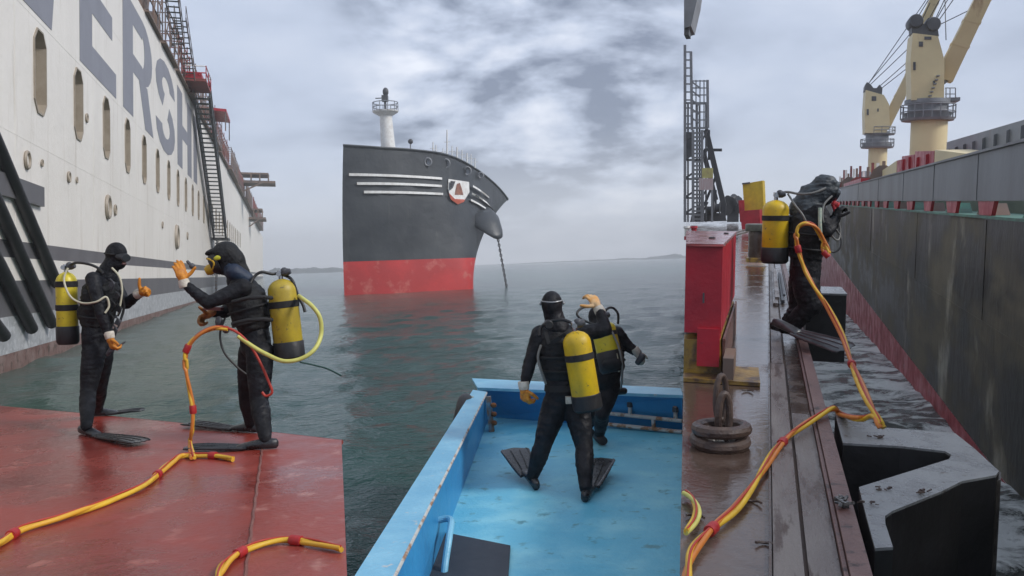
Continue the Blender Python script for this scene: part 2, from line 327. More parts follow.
# ================================================================== SETTING: sea and far shores
def sea_material():
    m = bpy.data.materials.new('sea_water'); m.use_nodes = True; t = m.node_tree; N = t.nodes; L = t.links; b = N['Principled BSDF']
    b.inputs['Base Color'].default_value = (.012, .038, .034, 1); b.inputs['Roughness'].default_value = .12; b.inputs['IOR'].default_value = 1.17
    g = N.new('ShaderNodeNewGeometry'); 
    def nz(sc, st, det):
        mp = N.new('ShaderNodeMapping'); mp.inputs['Scale'].default_value = st; L.new(g.outputs['Position'], mp.inputs[0])
        n = N.new('ShaderNodeTexNoise'); n.inputs['Scale'].default_value = sc; n.inputs['Detail'].default_value = det; n.inputs['Roughness'].default_value = .6; L.new(mp.outputs[0], n.inputs[0]); return n.outputs[0]
    b1 = N.new('ShaderNodeBump'); b1.inputs['Distance'].default_value = .10; L.new(nz(.9, (.8, 1, 1), 5), b1.inputs['Height'])
    b2 = N.new('ShaderNodeBump'); b2.inputs['Distance'].default_value = .05; L.new(nz(4.5, (.7, 1, 1), 4), b2.inputs['Height']); L.new(b1.outputs[0], b2.inputs['Normal'])
    L.new(b2.outputs[0], b.inputs['Normal'])
    r = N.new('ShaderNodeMapRange'); L.new(nz(.05, (1, 1, 1), 3), r.inputs[0]); r.inputs[1].default_value = .35; r.inputs[2].default_value = .65
    mx = N.new('ShaderNodeMixRGB'); L.new(r.outputs[0], mx.inputs[0]); mx.inputs[1].default_value = (.002, .034, .026, 1); mx.inputs[2].default_value = (.008, .054, .044, 1)
    sx = N.new('ShaderNodeSeparateXYZ'); L.new(g.outputs['Position'], sx.inputs[0])      # base colour lightened toward the cream ship, making up for weaker reflection
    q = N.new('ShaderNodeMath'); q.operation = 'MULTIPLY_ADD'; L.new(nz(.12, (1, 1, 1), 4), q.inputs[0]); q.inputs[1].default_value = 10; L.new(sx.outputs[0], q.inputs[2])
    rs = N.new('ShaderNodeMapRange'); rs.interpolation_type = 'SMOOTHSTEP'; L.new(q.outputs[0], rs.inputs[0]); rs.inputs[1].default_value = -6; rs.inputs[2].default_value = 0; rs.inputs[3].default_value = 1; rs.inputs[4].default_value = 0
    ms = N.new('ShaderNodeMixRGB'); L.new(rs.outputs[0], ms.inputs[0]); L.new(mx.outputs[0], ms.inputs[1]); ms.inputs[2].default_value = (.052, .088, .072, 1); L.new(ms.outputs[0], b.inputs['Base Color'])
    return m
def make_sea():
    az = [math.radians(a) for a in (list(range(-180, -44, 8)) + [-40 + .32 * i for i in range(250)] + list(range(44, 180, 8)))]
    rr = [0.8]
    while rr[-1] < 1700: rr.append(rr[-1] * 1.021)
    vs = []; fs = []; n = len(az)
    for r in rr:
        fade = 1.0 if r < 30 else max(0, 1 - (r - 30) / 120)
        for a in az:
            x, y = r * math.sin(a), r * math.cos(a); z = 0
            if fade > 0 and abs(a) < .9:
                z = fade * (.12 * noise.noise(V((x * .30, y * .42, .3))) + .085 * noise.noise(V((x * .85 + 5, y * 1.1, 1.7))) + .04 * noise.noise(V((x * 1.9, y * 2.3 + 3, 4.1))))
            vs.append((x, y, z))
    for i in range(len(rr) - 1):
        for k in range(n):
            j = (k + 1) % n; fs.append((i * n + k, i * n + j, (i + 1) * n + j, (i + 1) * n + k))
    mb = MB(); mb.v = [V(p) for p in vs]; mb.f = fs
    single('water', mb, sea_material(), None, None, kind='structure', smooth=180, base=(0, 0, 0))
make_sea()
def ridge(name, px0, px1, dist, h0, h1, seed, label):
    mb = MB(); a0 = W.on(px0, HZ(px0) + 1, 'z', 0); a1 = W.on(px1, HZ(px1) + 1, 'z', 0)
    d0 = V((a0.x, a0.y)).normalized() * dist; d1 = V((a1.x, a1.y)).normalized() * dist
    n = 70; rows = 7; fs = []
    for i in range(n + 1):
        t = i / n; p = d0.lerp(d1, t); dr = p.normalized(); h = (h0 + (h1 - h0) * t) * (.75 + .5 * noise.noise(V((t * 6, seed, 0))) + .18 * noise.noise(V((t * 40, seed, 2))))
        h *= min(1, 6 * min(t + .03, 1.03 - t))
        for j in range(rows):
            s_ = j / (rows - 1); q = p + dr * (s_ * dist * .35)
            mb.v.append(V((q.x, q.y, -1 + (h + 1) * math.sin(math.pi * min(s_ * 1.15, 1)) ** .8 * (1 + .2 * noise.noise(V((q.x * .03, q.y * .03, seed)))))))
    for i in range(n):
        for j in range(rows - 1): mb.f.append((i * rows + j, (i + 1) * rows + j, (i + 1) * rows + j + 1, i * rows + j + 1))
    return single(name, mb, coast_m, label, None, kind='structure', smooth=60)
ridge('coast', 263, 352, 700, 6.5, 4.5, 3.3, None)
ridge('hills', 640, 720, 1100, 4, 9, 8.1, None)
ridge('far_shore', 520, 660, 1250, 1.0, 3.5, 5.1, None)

# ================================================================== LEFT: red barge deck
Z1 = 2.9 - 1.48
def d1(px, py, z=Z1): return W.on(px, py, 'z', z)
def ray_cut(px, y, z):      # point on the vertical plane through the eye at pixel column px
    p = W.on(px, HZ(px) + 200, 'z', 0); return V((p.x * y / p.y, y, z))
bt = Thing('steel_barge', 'flat barge with worn red painted deck under the two divers facing each other', 'barge', d1(170, 520, 0))
edge = [d1(x, y) for x, y in ((-60, 400), (0, 406), (90, 414), (190, 424), (262, 431), (341.5, 440))]
nl = edge[0] + V((-1.2, 0, 0))
far = [V((-9, 11.3, Z1))] + edge
near_r = ray_cut(341.5, 1.0, Z1); sA, sB = d1(264.5, 431.5), d1(245, 578); dirs = (sB - sA).normalized(); sC = sA + dirs * ((1.0 - sA.y) / dirs.y)
# main hull of the barge below the plates
poly = far + [near_r, V((-9, 1.0, Z1))]
hb_ = MB(); hb_.prism([p - V((0, 0, .014)) for p in poly], (0, 0, -(Z1 + .6))); bt.part('hull', hb_, scaf_r)
def plate(pl, mt, lab=None):
    m = MB(); m.prism([p + V((0, 0, -.012)) for p in pl], (0, 0, .012)); return bt.part('deck_plate', m, mt, label=lab, smooth=0)
gp = V((.006, 0, 0))
nA = [p for p in far if p.x < sA.x]
sM = d1(85, 600); sM0 = d1(-60, 470)
plate(nA + [sA - gp, sC - gp, V((-9, 1.0, Z1))], deck_red)
plate([sA + gp, edge[-1], near_r, sC + gp], deck_red2, 'duller scuffed deck plate')
wb = MB(); wb.tube([sA + dirs * (.12 * i) + V((0.004 * math.sin(i * 2.3), 0, .001)) for i in range(int((sC - sA).length / .12))], .009, 6); bt.part('weld_seam', wb, weld_m)
rb = MB(); rb.tube([p + V((0, 0, -.02)) for p in far], .022, 8); bt.part('deck_edge', rb, deck_red)

# ================================================================== LEFT: long cream ship
LAT = -8.5
def h1(px, py, lat=LAT):
    p = S1.on(px, py, 'x', lat); return p
def hs(px): return S1.on(px, 276, 'x', LAT).y          # distance along the hull at a pixel column
sh = Thing('car_carrier', 'towering cream ship side with large grey letters, tall slot windows and grey stripes', 'ship', (LAT, 60, 0), S1)
zf = lambda z: 2.9 + (z - 2.9) * 1.032
HT, S0, SE = zf(19.2), 4.0, hs(263)
def strip(z0, z1, s0=S0, s1=SE, x=LAT, seg=40):
    mb = MB()
    for i in range(seg):
        a = s0 * (s1 / s0) ** (i / seg); b = s0 * (s1 / s0) ** ((i + 1) / seg)
        mb.quad((x, a, z0), (x, b, z0), (x, b, z1), (x, a, z1))
    return mb
WZ0, WZ1, W0 = zf(8.6), zf(11.45), hs(41)
SP = (hs(158) - hs(41)) / 5
wins = [W0 + SP * i for i in range(-3, 26)]
upper = strip(WZ1 + .25, HT)
for a, b in zip([S0] + [c + 1.3 for c in wins], [c - 1.3 for c in wins] + [SE]):
    upper.quad((LAT, a, WZ0 - .25), (LAT, b, WZ0 - .25), (LAT, b, WZ1 + .25), (LAT, a, WZ1 + .25))
def octo(c, hw, z0, z1, ch):
    cw = min(ch, hw * .6) if ch else 0; return [(c - hw, z0 + ch), (c - hw + cw, z0), (c + hw - cw, z0), (c + hw, z0 + ch), (c + hw, z1 - ch), (c + hw - cw, z1), (c - hw + cw, z1), (c - hw, z1 - ch)]
def octo_ring(mb, c):
    inn = octo(c, .78, WZ0, WZ1, .42); out_ = octo(c, 1.3, WZ0 - .25, WZ1 + .25, .0)
    for i in range(8):
        j = (i + 1) % 8
        if (V(out_[i]) - V(out_[j])).length < 1e-6: mb.quad((LAT, *inn[i]), (LAT, *inn[j]), (LAT, *out_[i]))
        else: mb.quad((LAT, *inn[i]), (LAT, *inn[j]), (LAT, *out_[j]), (LAT, *out_[i]))
for c in wins: octo_ring(upper, c)
for z0, z1 in ((4.05, WZ0 - .25),): 
    m_ = strip(z0, z1); upper.add(m_.v, m_.f)
m_ = strip(2.75, 3.5); upper.add(m_.v, m_.f)
upper.box((LAT - 24, SE, -1), (LAT, SE + .3, HT)); upper.box((LAT - 24, S0, HT - .3), (LAT - .002, SE, HT - .01)); upper.box((LAT - 24, S0 - .2, -1), (LAT - .002, S0, HT))
sh.part('side_plating', upper, hull_w, smooth=0)
g_ = strip(3.5, 4.05); sh.part('stripe', g_, hull_g, smooth=0)
g_ = strip(1.6, 2.75); sh.part('stripe', g_, hull_g, smooth=0)
g_ = strip(.42, 1.6); sh.part('boot_top', g_, hull_p, smooth=0)
g_ = strip(-2, .42); sh.part('antifouling_band', g_, hull_r, smooth=0)
# slot windows: raised frame, recess and pane
def slot(c):
    fr = MB(); a = octo(c, .84, WZ0 - .05, WZ1 + .05, .44); b = octo(c, .77, WZ0 + .01, WZ1 - .01, .42)
    for i in range(8):
        j = (i + 1) % 8; A = [(LAT + .05, *a[i]), (LAT + .05, *a[j]), (LAT + .05, *b[j]), (LAT + .05, *b[i])]
        fr.quad(*A); fr.quad((LAT, *a[i]), (LAT, *a[j]), A[1], A[0]); fr.quad(A[3], A[2], (LAT - .5, *b[j]), (LAT - .5, *b[i]))
    f = sh.part('window_frame', fr, dark_in, smooth=0)
    pn = MB(); pn.prism([(LAT - .5, *q) for q in b], (-.04, 0, 0)); sh.part('window_pane', pn, glass_d, parent=f, smooth=0)
    if c < 130: 
        m2 = MB(); m2.box((LAT - .5, c + .38, WZ0 + .3), (LAT - .38, c + .5, WZ1 - .3)); sh.part('window_post', m2, hull_w, parent=f, smooth=0)
for c in wins: slot(c)
# letters, 8 mm proud of the plating
LZ0, LZ1 = zf(11.95), zf(18.35)
def glyph(polys, s0, s1):
    mb = MB()
    for poly in polys:
        mb.prism([(LAT + .004, s0 + (s1 - s0) * u, LZ0 + (LZ1 - LZ0) * v) for u, v in poly], (.012, 0, 0))
    return sh.part('letter', mb, letter, smooth=0)
def bx(u0, v0, u1, v1): return [(u0, v0), (u1, v0), (u1, v1), (u0, v1)]
T = .2
glyph([[(0, 0), (1, 0), (1.45, 1), (.55, 1)], [(-.05, 0), (0, 0), (-.3, 1), (-1.1, 1)]], hs(23), hs(53))
glyph([bx(0, 0, .30, 1), bx(.30, 0, 1, .19), bx(.30, .42, .88, .60), bx(.30, .81, 1, 1)], hs(81), hs(117))
def arc(cu, cv, ru, rv, tu, tv, a0, a1, k=10):
    qs = []
    for i in range(k):
        t0 = math.radians(a0 + (a1 - a0) * i / k); t1 = math.radians(a0 + (a1 - a0) * (i + 1) / k)
        P_ = lambda t, r1, r2: (cu + r1 * math.cos(t), cv + r2 * math.sin(t))
        qs.append([P_(t0, ru, rv), P_(t1, ru, rv), P_(t1, ru - tu, rv - tv), P_(t0, ru - tu, rv - tv)])
    return qs
glyph([bx(0, 0, .30, 1), bx(.30, .82, .62, 1), bx(.30, .40, .62, .56), [(.50, .40), (.72, 0), (1.04, 0), (.80, .42)]] + arc(.62, .70, .38, .30, .30, .15, -90, 90), hs(124), hs(153))
glyph(arc(.5, .73, .5, .27, .30, .17, 0, 250) + arc(.5, .27, .5, .29, .30, .17, -180, 70), hs(156.5), hs(175.5))
glyph([bx(0, 0, .32, 1), bx(.68, 0, 1, 1), bx(.32, .40, .68, .58)], hs(178), hs(192))
glyph([bx(0, 0, 1, 1)], hs(194), hs(197.5))
# draught fittings, portholes
def ring(px, py, r, mt=dark_in, nm='porthole'):
    c = h1(px, py); mb = MB(); mb.tube([c + V((.05, math.cos(a) * r, math.sin(a) * r)) for a in [2 * math.pi * i / 16 for i in range(16)]], r * .22, 6, closed=True)
    o = sh.part(nm, mb, mt); m2 = MB(); m2.lathe(c + V((-.0, 0, 0)), c + V((.03, 0, 0)), [(0, r * .85), (1, r * .85)], 16); sh.part('pane', m2, hull_w, parent=o)
ring(26, 160, .28); ring(41, 163, .12); ring(68, 177, .20); ring(76, 180, .12); ring(107, 207, .52); ring(114.5, 210, .25); ring(176, 237, .85); ring(162, 225, .22); ring(187, 236, .3); ring(86, 118, .18)
# black rubber fender pipes on the near plating
def pipe(pts, r=.2):
    mb = MB(); mb.tube([h1(x, y, LAT + .2) for x, y in pts], r, 12); sh.part('fender_pipe', mb, rubber)
pipe([(-30, 82), (0, 150), (57, 284)]); pipe([(-30, 145), (0, 209), (52, 324)]); pipe([(-30, 212), (0, 266), (32, 329)]); pipe([(-40, 280), (4, 336)], .2)
mb = MB(); mb.box((LAT + .002, S0, 5.4), (LAT + .16, h1(40, 240).y, 6.1)); sh.part('rubbing_strake', mb, hull_g)

# weld seams of the shell plates
k_ = 0
for zz_ in (zf(7.4), zf(11.75), zf(15.2)):
    m2 = MB(); m2.box((LAT - .01, S0, zz_), (LAT + .006, SE, zz_ + .022)); sh.part('weld_seam', m2, hull_w, smooth=0)
c = W0 - 2.5 * SP
while c < 130:
    m2 = MB(); m2.box((LAT - .01, c, 4.06), (LAT + .006, c + .025, HT)); sh.part('weld_seam', m2, hull_w, smooth=0); c += 2 * SP
# rust runs below some windows: thin painted-on streaks are in the plating material
# --- gear along the top edge and the hanging gangway
def sp(s, z, out_=0.0): return V((LAT + out_, s, z))
def tower_bay(s0, ln, h, out_, seed, mt=scaf):
    r_ = random.Random(seed); t = Thing('scaffold_bay', '', 'scaffold', sp(s0, HT), S1, 'scaffold bays along the top edge of the cream ship')
    k = max(2, int(ln / 2.2)); dk = MB(); dk.box((LAT - 1.6, s0, HT + .05), (LAT + out_, s0 + ln, HT + .22)); t.part('walkway', dk, scaf_b, smooth=0)
    for lvl in (1.1, 2.2, h):
        m2 = MB()
        for o_ in (out_ - .05, -1.55): m2.bar(sp(s0, HT + lvl, o_), sp(s0 + ln, HT + lvl, o_), .07)
        t.part('rail', m2, mt, smooth=0)
    for i in range(k + 1):
        s_ = s0 + ln * i / k; m2 = MB(); hh = h * r_.uniform(.75, 1.25)
        for o_ in (out_ - .05, -1.55): m2.bar(sp(s_, HT + .2, o_), sp(s_, HT + hh, o_), .09)
        m2.bar(sp(s_, HT + h, out_ - .05), sp(s_, HT + h, -1.55), .07); t.part('post', m2, mt, smooth=0)
    m2 = MB()
    for i in range(k):
        a, b = s0 + ln * i / k, s0 + ln * (i + 1) / k
        m2.bar(sp(a, HT + .2, out_ - .05), sp(b, HT + h, out_ - .05), .06)
        if r_.random() < .85: m2.box((LAT - 1.2, a + .2, HT + .25), (LAT - r_.uniform(.0, .5), b - (b - a) * r_.uniform(.1, .5), HT + r_.uniform(.9, 2.6)))
        if r_.random() < .45: m2.bar(sp(a, HT + h, -.8), sp(a + .3, HT + h + r_.uniform(.5, 1.8), -.8), .07)
    t.part('brace', m2, scaf_r if r_.random() < .4 else scaf_b, smooth=0); return t
bays = []; s = hs(146); i = 0
look = ['dark steel scaffold bay at the top of the frame above the letter R', 'scaffold bay with stair flights above the letter S', 'scaffold bay just before the red basket', 'scaffold bay right beside the gangway head', 'scaffold bay behind the gangway head', 'scaffold bay under the small red awning', 'brown scaffold bay past the red awning', 'scaffold bay midway between red awning and bracket platform', 'low scaffold bay nearing the bracket platform', 'small scaffold bay before the bracket platform', 'tiny scaffold bay above the bracket platform', 'farthest scaffold bay at the end of the ship side']
while s < 370 and i < 12:
    ln = [8, 9, 10, 11, 13, 16, 20, 24, 30, 40, 48, 60][i]; t = tower_bay(s, ln - .8, [3.4, 3.0, 3.0, 3.0, 3.4, 3.2, 3.2, 3.4, 3.4, 3.6, 3.6, 3.8][i], [.25, .35, .3, .5, .35, .6, .4, .7, .6, .9, 1.1, 1.4][i], i + 3, [scaf, scaf, scaf_r, scaf][i % 4])
    t.root['label'] = look[i]; s += ln; i += 1
# inclined stairs above the edge
def stairs(s0, z0, s1, z1, o0, lab, mt=scaf, fr=S1, wd=.9, conv=sp):
    t = Thing('steel_stair', lab, 'stairs', conv(s0, z0, o0), fr)
    for o_ in (o0, o0 + wd):
        m2 = MB(); m2.bar(conv(s0, z0, o_), conv(s1, z1, o_), .08, .22); t.part('stringer', m2, mt, smooth=0)
        m2 = MB(); m2.bar(conv(s0, z0 + 1, o_), conv(s1, z1 + 1, o_), .05)
        for k in range(6): f = k / 5; m2.bar(conv(s0 + (s1 - s0) * f, z0 + (z1 - z0) * f, o_), conv(s0 + (s1 - s0) * f, z0 + (z1 - z0) * f + 1, o_), .045)
        t.part('handrail', m2, mt, smooth=0)
    n = max(6, int(abs(z1 - z0) / .28))
    for k in range(n):
        f = (k + .5) / n; c = conv(s0 + (s1 - s0) * f, z0 + (z1 - z0) * f, o0)
        m2 = MB(); m2.box(c - V((0, .13, .02)), c + V((wd, .13, .02))); t.part('tread', m2, green_net, smooth=0)
    return t
stairs(hs(163), 24.4, hs(172), 21.0, .1, 'upper steel stair flight against the sky above the letter S')
stairs(hs(174), 23.6, hs(184), 20.2, .1, 'lower steel stair flight running down to the red basket')
Q0, Q1 = hs(184.5), hs(184.5) + 5.5
t = Thing('access_basket', 'red railed basket platform at the head of the hanging gangway', 'platform', sp(Q0 + 1, HT + .6, 1.0), S1)
m2 = MB(); m2.box(sp(Q0, HT + .55, .0), sp(Q1, HT + .8, 1.9)); t.part('floor', m2, scaf_r, smooth=0)
for zz_ in (1.3, 1.9):
    m2 = MB(); m2.tube([sp(Q0, HT + zz_, 0), sp(Q0, HT + zz_, 1.9), sp(Q1, HT + zz_, 1.9), sp(Q1, HT + zz_, 0)], .06, 6); t.part('rail', m2, red_box if zz_ < 1.5 else white_p)
for q in ((Q0, .02), (Q0, 1.9), ((Q0 + Q1) / 2, 1.9), (Q1, 1.9), (Q1, .02)):
    m2 = MB(); m2.bar(sp(q[0], HT + .8, q[1]), sp(q[0], HT + 1.95, q[1]), .08); t.part('post', m2, red_box, smooth=0)
m2 = MB(); m2.box(sp(Q0 + .2, HT + .82, .1), sp(Q0 + 3, HT + 1.35, 1.5)); t.part('kick_panel', m2, red_box, smooth=0)
Q2 = hs(207)
t = Thing('awning', 'small red awning over the top edge beyond the gangway', 'awning', sp(Q2 + 4, HT + 2.6, 1), S1)
m2 = MB(); m2.hexa([sp(Q2, HT + 2.4, -1), sp(Q2, HT + 2.2, 2.2), sp(Q2 + 8, HT + 2.2, 2.2), sp(Q2 + 8, HT + 2.4, -1)], [sp(Q2, HT + 2.7, -1), sp(Q2, HT + 2.5, 2.2), sp(Q2 + 8, HT + 2.5, 2.2), sp(Q2 + 8, HT + 2.7, -1)]); t.part('cover', m2, red_box, smooth=0)
for s_ in (Q2 + .2, Q2 + 7.8): m2 = MB(); m2.bar(sp(s_, HT, 2.1), sp(s_, HT + 2.3, 2.1), .12); t.part('post', m2, scaf, smooth=0)
# gangway truss: a caged ladder slanting down the side
ga, gb = (Q1 + .2, 20.0), (hs(211), 7.6)
G1 = gb[0]
t = Thing('gangway', 'dark lattice gangway hanging slantwise down the cream ship side', 'gangway', sp(ga[0], ga[1], .5), S1)
def gp_(f, o_, up=0): return sp(ga[0] + (gb[0] - ga[0]) * f, ga[1] + (gb[1] - ga[1]) * f + up, o_)
for o_ in (.35, 1.75):
    for up in (0, 1.25): m2 = MB(); m2.bar(gp_(0, o_, up), gp_(1, o_, up), .24); t.part('stringer', m2, dk_st, smooth=0)
for k in range(34):
    f = (k + .5) / 34; m2 = MB(); m2.box(gp_(f, .4) - V((0, .52, .06)), gp_(f, 1.7) + V((0, .0, .03))); 
    for o_ in (.35, 1.75): m2.bar(gp_(f, o_), gp_(f, o_, 1.25), .16)
    t.part('tread', m2, green_net, smooth=0)
m2 = MB()
for k in range(17):
    f = k / 17
    for o_ in (.35, 1.75): m2.bar(gp_(f, o_), gp_(f + 1 / 17, o_, 1.25), .13)
t.part('lattice', m2, dk_st, smooth=0)
m2 = MB(); m2.box(gp_(1, .1) - V((0, 0, .2)), gp_(1, 2.0) + V((0, 5.5, 0))); t.part('landing', m2, dk_st, smooth=0)
t = Thing('rope_ladder', 'thin pilot ladder dropping from the gangway landing to the water', 'ladder', sp(G1 + 2, 0, .6), S1)
for o_ in (G1 + 1.2, G1 + 3.4): m2 = MB(); m2.tube([sp(o_, 7.3, .6), sp(o_, .2, .4)], .07, 6); t.part('rope', m2, grey_st)
for k in range(16): m2 = MB(); m2.bar(sp(G1 + 1.1, .5 + .43 * k, .45), sp(G1 + 3.5, .5 + .43 * k, .45), .12); t.part('rung', m2, scaf_b, smooth=0)
m2 = MB(); m2.tube(spline([sp(hs(194), 15, .9), sp(hs(200), 9, 1.0), sp(hs(207), 3, .8)], 6), .05, 5); single('mooring_line', m2, dk_st, 'thin dark line slanting down the cream side left of the pilot ladder', 'rope', S1)
# bracket platforms at the far end
for (a, b, z0, z1, o_, lab) in ((hs(241), hs(242.6), 22.4, 24.2, 7.0, 'upper brown davit platform jutting out near the end of the cream ship'), (hs(249), hs(250.6), 17.6, 20.0, 4.2, 'lower brown bracket platform at the far end of the cream ship')):
    t = Thing('bracket_platform', lab, 'platform', sp(a, z0), S1)
    m2 = MB(); m2.box(sp(a, z0, .01), sp(b, z0 + .5, o_)); t.part('beam', m2, scaf_b, smooth=0)
    m2 = MB(); m2.box(sp(a, z1, .01), sp(b, z1 + .35, o_ * .8)); t.part('deck', m2, scaf_b, smooth=0)
    for f in (.3, .55, .8): m2 = MB(); m2.bar(sp(a, z0 + .5, o_ * f), sp(a, z1, o_ * f), .3); t.part('post', m2, scaf_b, smooth=0)
    m2 = MB(); m2.bar(sp(a, z0 - 2, .1), sp(a, z0, o_ * .6), .3); t.part('strut', m2, scaf_b, smooth=0)

# ================================================================== MIDDLE: bulk carrier bow
def WL(px, py): return W.on(px, py, 'z', 0)
cols = [  # waterline pixel column, its depth; deck-edge pixel, its depth
    ((343.2, 95), (343.2, 145.5, 95)), ((358, 95.4), (360, 146.5, 95.6)), ((376, 96), (382, 148, 96.6)), ((395, 96.8), (405, 149.5, 98)),
    ((412, 97.8), (425, 151.5, 99.5)), ((428, 98.8), (440, 153.5, 101)), ((441, 99.6), (455, 158, 103)), ((452, 100.3), (469, 165, 105.5)),
    ((461, 100.9), (482, 173.5, 108.5)), ((467, 101.4), (493, 182.5, 112)), ((471, 102), (501, 190.5, 115.5)), ((472.5, 103), (506.5, 197.5, 119)),
    ((471, 105), (507.5, 199.5, 123)), ((465, 110), (503, 199, 130)), ((440, 118), (470, 190, 142)), ((343.2, 135), (343.2, 175, 150))]
def hull_pt(c, t, bul=0.0):
    (wx, wy), (dx, dy, dd) = c
    w0 = W.at(wx, HZ(wx), wy); w0.z = 0; dk = W.at(dx, dy, dd)
    h = t ** 2.1; p = w0.lerp(dk, h); p.z = dk.z * t; return p
REDZ = 3.55
mid = Thing('bulk_carrier', 'anchored bulk carrier bow with black flared hull and red boot-topping', 'ship', (-18, 98, 0))
import itertools
def dens(cs, k=3):
    o = []
    for i in range(len(cs) - 1):
        for j in range(k):
            f = j / k; a, b = cs[i], cs[i + 1]
            p0, p3 = cs[max(i - 1, 0)], cs[min(i + 2, len(cs) - 1)]
            def cr(q0, q1, q2, q3): return .5 * ((2 * q1) + (q2 - q0) * f + (2 * q0 - 5 * q1 + 4 * q2 - q3) * f * f + (3 * q1 - q0 - 3 * q2 + q3) * f ** 3)
            o.append((tuple(cr(p0[0][n], a[0][n], b[0][n], p3[0][n]) for n in range(2)), tuple(cr(p0[1][n], a[1][n], b[1][n], p3[1][n]) for n in range(3))))
    return o + [cs[-1]]
dc = dens(cols)
def hull_rows(zfun):
    mb = MB(); n = len(dc); rows = []
    for zf in zfun:
        rows.append([hull_pt(c, zf(hull_pt(c, 1).z)) for c in dc])
    for r_ in rows: mb.v += r_
    for i in range(len(rows) - 1):
        for k in range(n - 1): mb.f.append((i * n + k, i * n + k + 1, (i + 1) * n + k + 1, (i + 1) * n + k))
    return mb
mb = hull_rows([(lambda zt, q=q: (REDZ + (zt - REDZ) * q) / zt) for q in [i / 12 for i in range(13)]])
mid.part('black_hull', mb, black_hull, smooth=180)
mb = hull_rows([(lambda zt, q=q: (-1 + (REDZ + 1) * q) / zt if False else max(0, (REDZ * q)) / zt) for q in [0, .25, .5, .75, 1]])
# carry the boot-topping below the surface
n = len(dc)
low = [p - V((0, 0, 1.2)) for p in mb.v[:n]]; o_ = len(mb.v); mb.v += low
for k in range(n - 1): mb.f.append((o_ + k, o_ + k + 1, k + 1, k))
mid.part('red_boot_topping', mb, red_hull, smooth=180)
top = [hull_pt(c, 1) for c in dc]
dkp = [hull_pt(c, .93) for c in dc]; dcx = sum(p.x for p in dkp) / len(dkp); dcy = sum(p.y for p in dkp) / len(dkp)
dk = MB(); dk.prism([V((dcx + (p.x - dcx) * .97, dcy + (p.y - dcy) * .97, p.z)) for p in dkp], (0, 0, -.2)); mid.part('fore_deck', dk, grey_st)
cut = MB(); a0, a1 = dc[0], dc[-1]
L0 = [hull_pt(a0, q / 6) for q in range(7)]; L1 = [hull_pt(a1, q / 6) for q in range(7)]
cut.add(L0 + L1, [tuple(range(7)) + tuple(range(13, 6, -1))]); mid.part('bulkhead', cut, black_hull)
rl = MB(); rl.tube([p + V((0, -.05, .02)) for p in top], .14, 6); mid.part('gunwale', rl, black_hull)
def onhull(px, py):      # nearest hull surface point to a pixel, a little proud
    best = None
    for i in range(len(dc) - 5):
        for q in range(40):
            t_ = .3 + .7 * q / 39; p = hull_pt(dc[i], t_); 
            c = RW.transposed() @ (p - EYE); x, y = 512 + F * c.x / -c.z, 288 - F * c.y / -c.z
            d = (x - px) ** 2 + (y - py) ** 2 * 1.0
            if best is None or d < best[0]: best = (d, p, -c.z)
    r_ = (RW @ cray(px, py)).normalized(); return EYE + r_ * ((best[1] - EYE).length - (.25 if px < 470 else .9))
def band(pa, pb, wa, wb, mt, nm, k=8):
    mb = MB(); up = []; dn = []
    for i in range(k + 1):
        f = i / k; x = pa[0] + (pb[0] - pa[0]) * f; y = pa[1] + (pb[1] - pa[1]) * f + (pa[2] if len(pa) > 2 else 0) * 4 * f * (1 - f); w_ = wa + (wb - wa) * f
        up.append(onhull(x, y - w_ / 2)); dn.append(onhull(x, y + w_ / 2))
    q = k + 1; bk = V((0, .3, 0))
    mb.v = up + dn + [p + bk for p in up] + [p + bk for p in dn]
    for i in range(k): mb.f += [(i, i + 1, q + i + 1, q + i), (2 * q + i, 3 * q + i, 3 * q + i + 1, 2 * q + i + 1), (i, 2 * q + i, 2 * q + i + 1, i + 1), (q + i, q + i + 1, 3 * q + i + 1, 3 * q + i)]
    mb.f += [(0, q, 3 * q, 2 * q), (k, 2 * q + k, 3 * q + k, q + k)]
    return mid.part(nm, mb, mt)
for a, b in (((349, 174.5, -.8), (442, 178.5)), ((357, 183.5, -.8), (442, 186)), ((364, 192, -.6), (443, 194))): band(a, b, 2.6, 2.2, white_p, 'hull_stripe')
for a, b in (((473, 186, -1.5), (497, 205)), ((472, 193.5, -1.5), (494, 209)), ((471, 200, -1), (492, 213))): band(a, b, 2.0, 1.2, white_p, 'hull_stripe', 6)
# crest: white shield with a brown figure and red foot
sh_px = [(448.5, 179), (469, 182), (469.5, 192), (464, 201), (458, 203), (451, 198), (448, 189)]
mb = MB(); P0 = [onhull(*q) for q in sh_px]; mb.prism([p + V((0, -.12, 0)) for p in P0], (0, .5, 0)); cr = mid.part('crest', mb, white_p, label='white shield crest on the bow')
mb = MB(); mb.prism([onhull(*q) + V((0, -.2, 0)) for q in ((457, 184), (460, 183), (462, 189), (464, 197), (459, 200), (454, 197), (456, 190))], (0, .06, 0)); mid.part('figure', mb, mat('crest_brown', (.30, .12, .07), (.16, .07, .05), rough=.6, scale=2), parent=cr)
mb = MB(); mb.prism([onhull(*q) + V((0, -.23, 0)) for q in ((449, 193), (455, 199), (464, 199.5), (468, 194), (464, 202), (458, 204.5), (451, 199.5))], (0, .06, 0)); mid.part('crest_foot', mb, mat('crest_red', (.45, .09, .05), rough=.6), parent=cr)
mb = MB(); mb.prism([onhull(*q) + V((0, -.19, 0)) for q in ((450.5, 181), (455.5, 181.5), (453, 188), (450.5, 190))], (0, .04, 0)); mid.part('crest_panel', mb, mat('crest_black', (.03, .03, .035)), parent=cr)
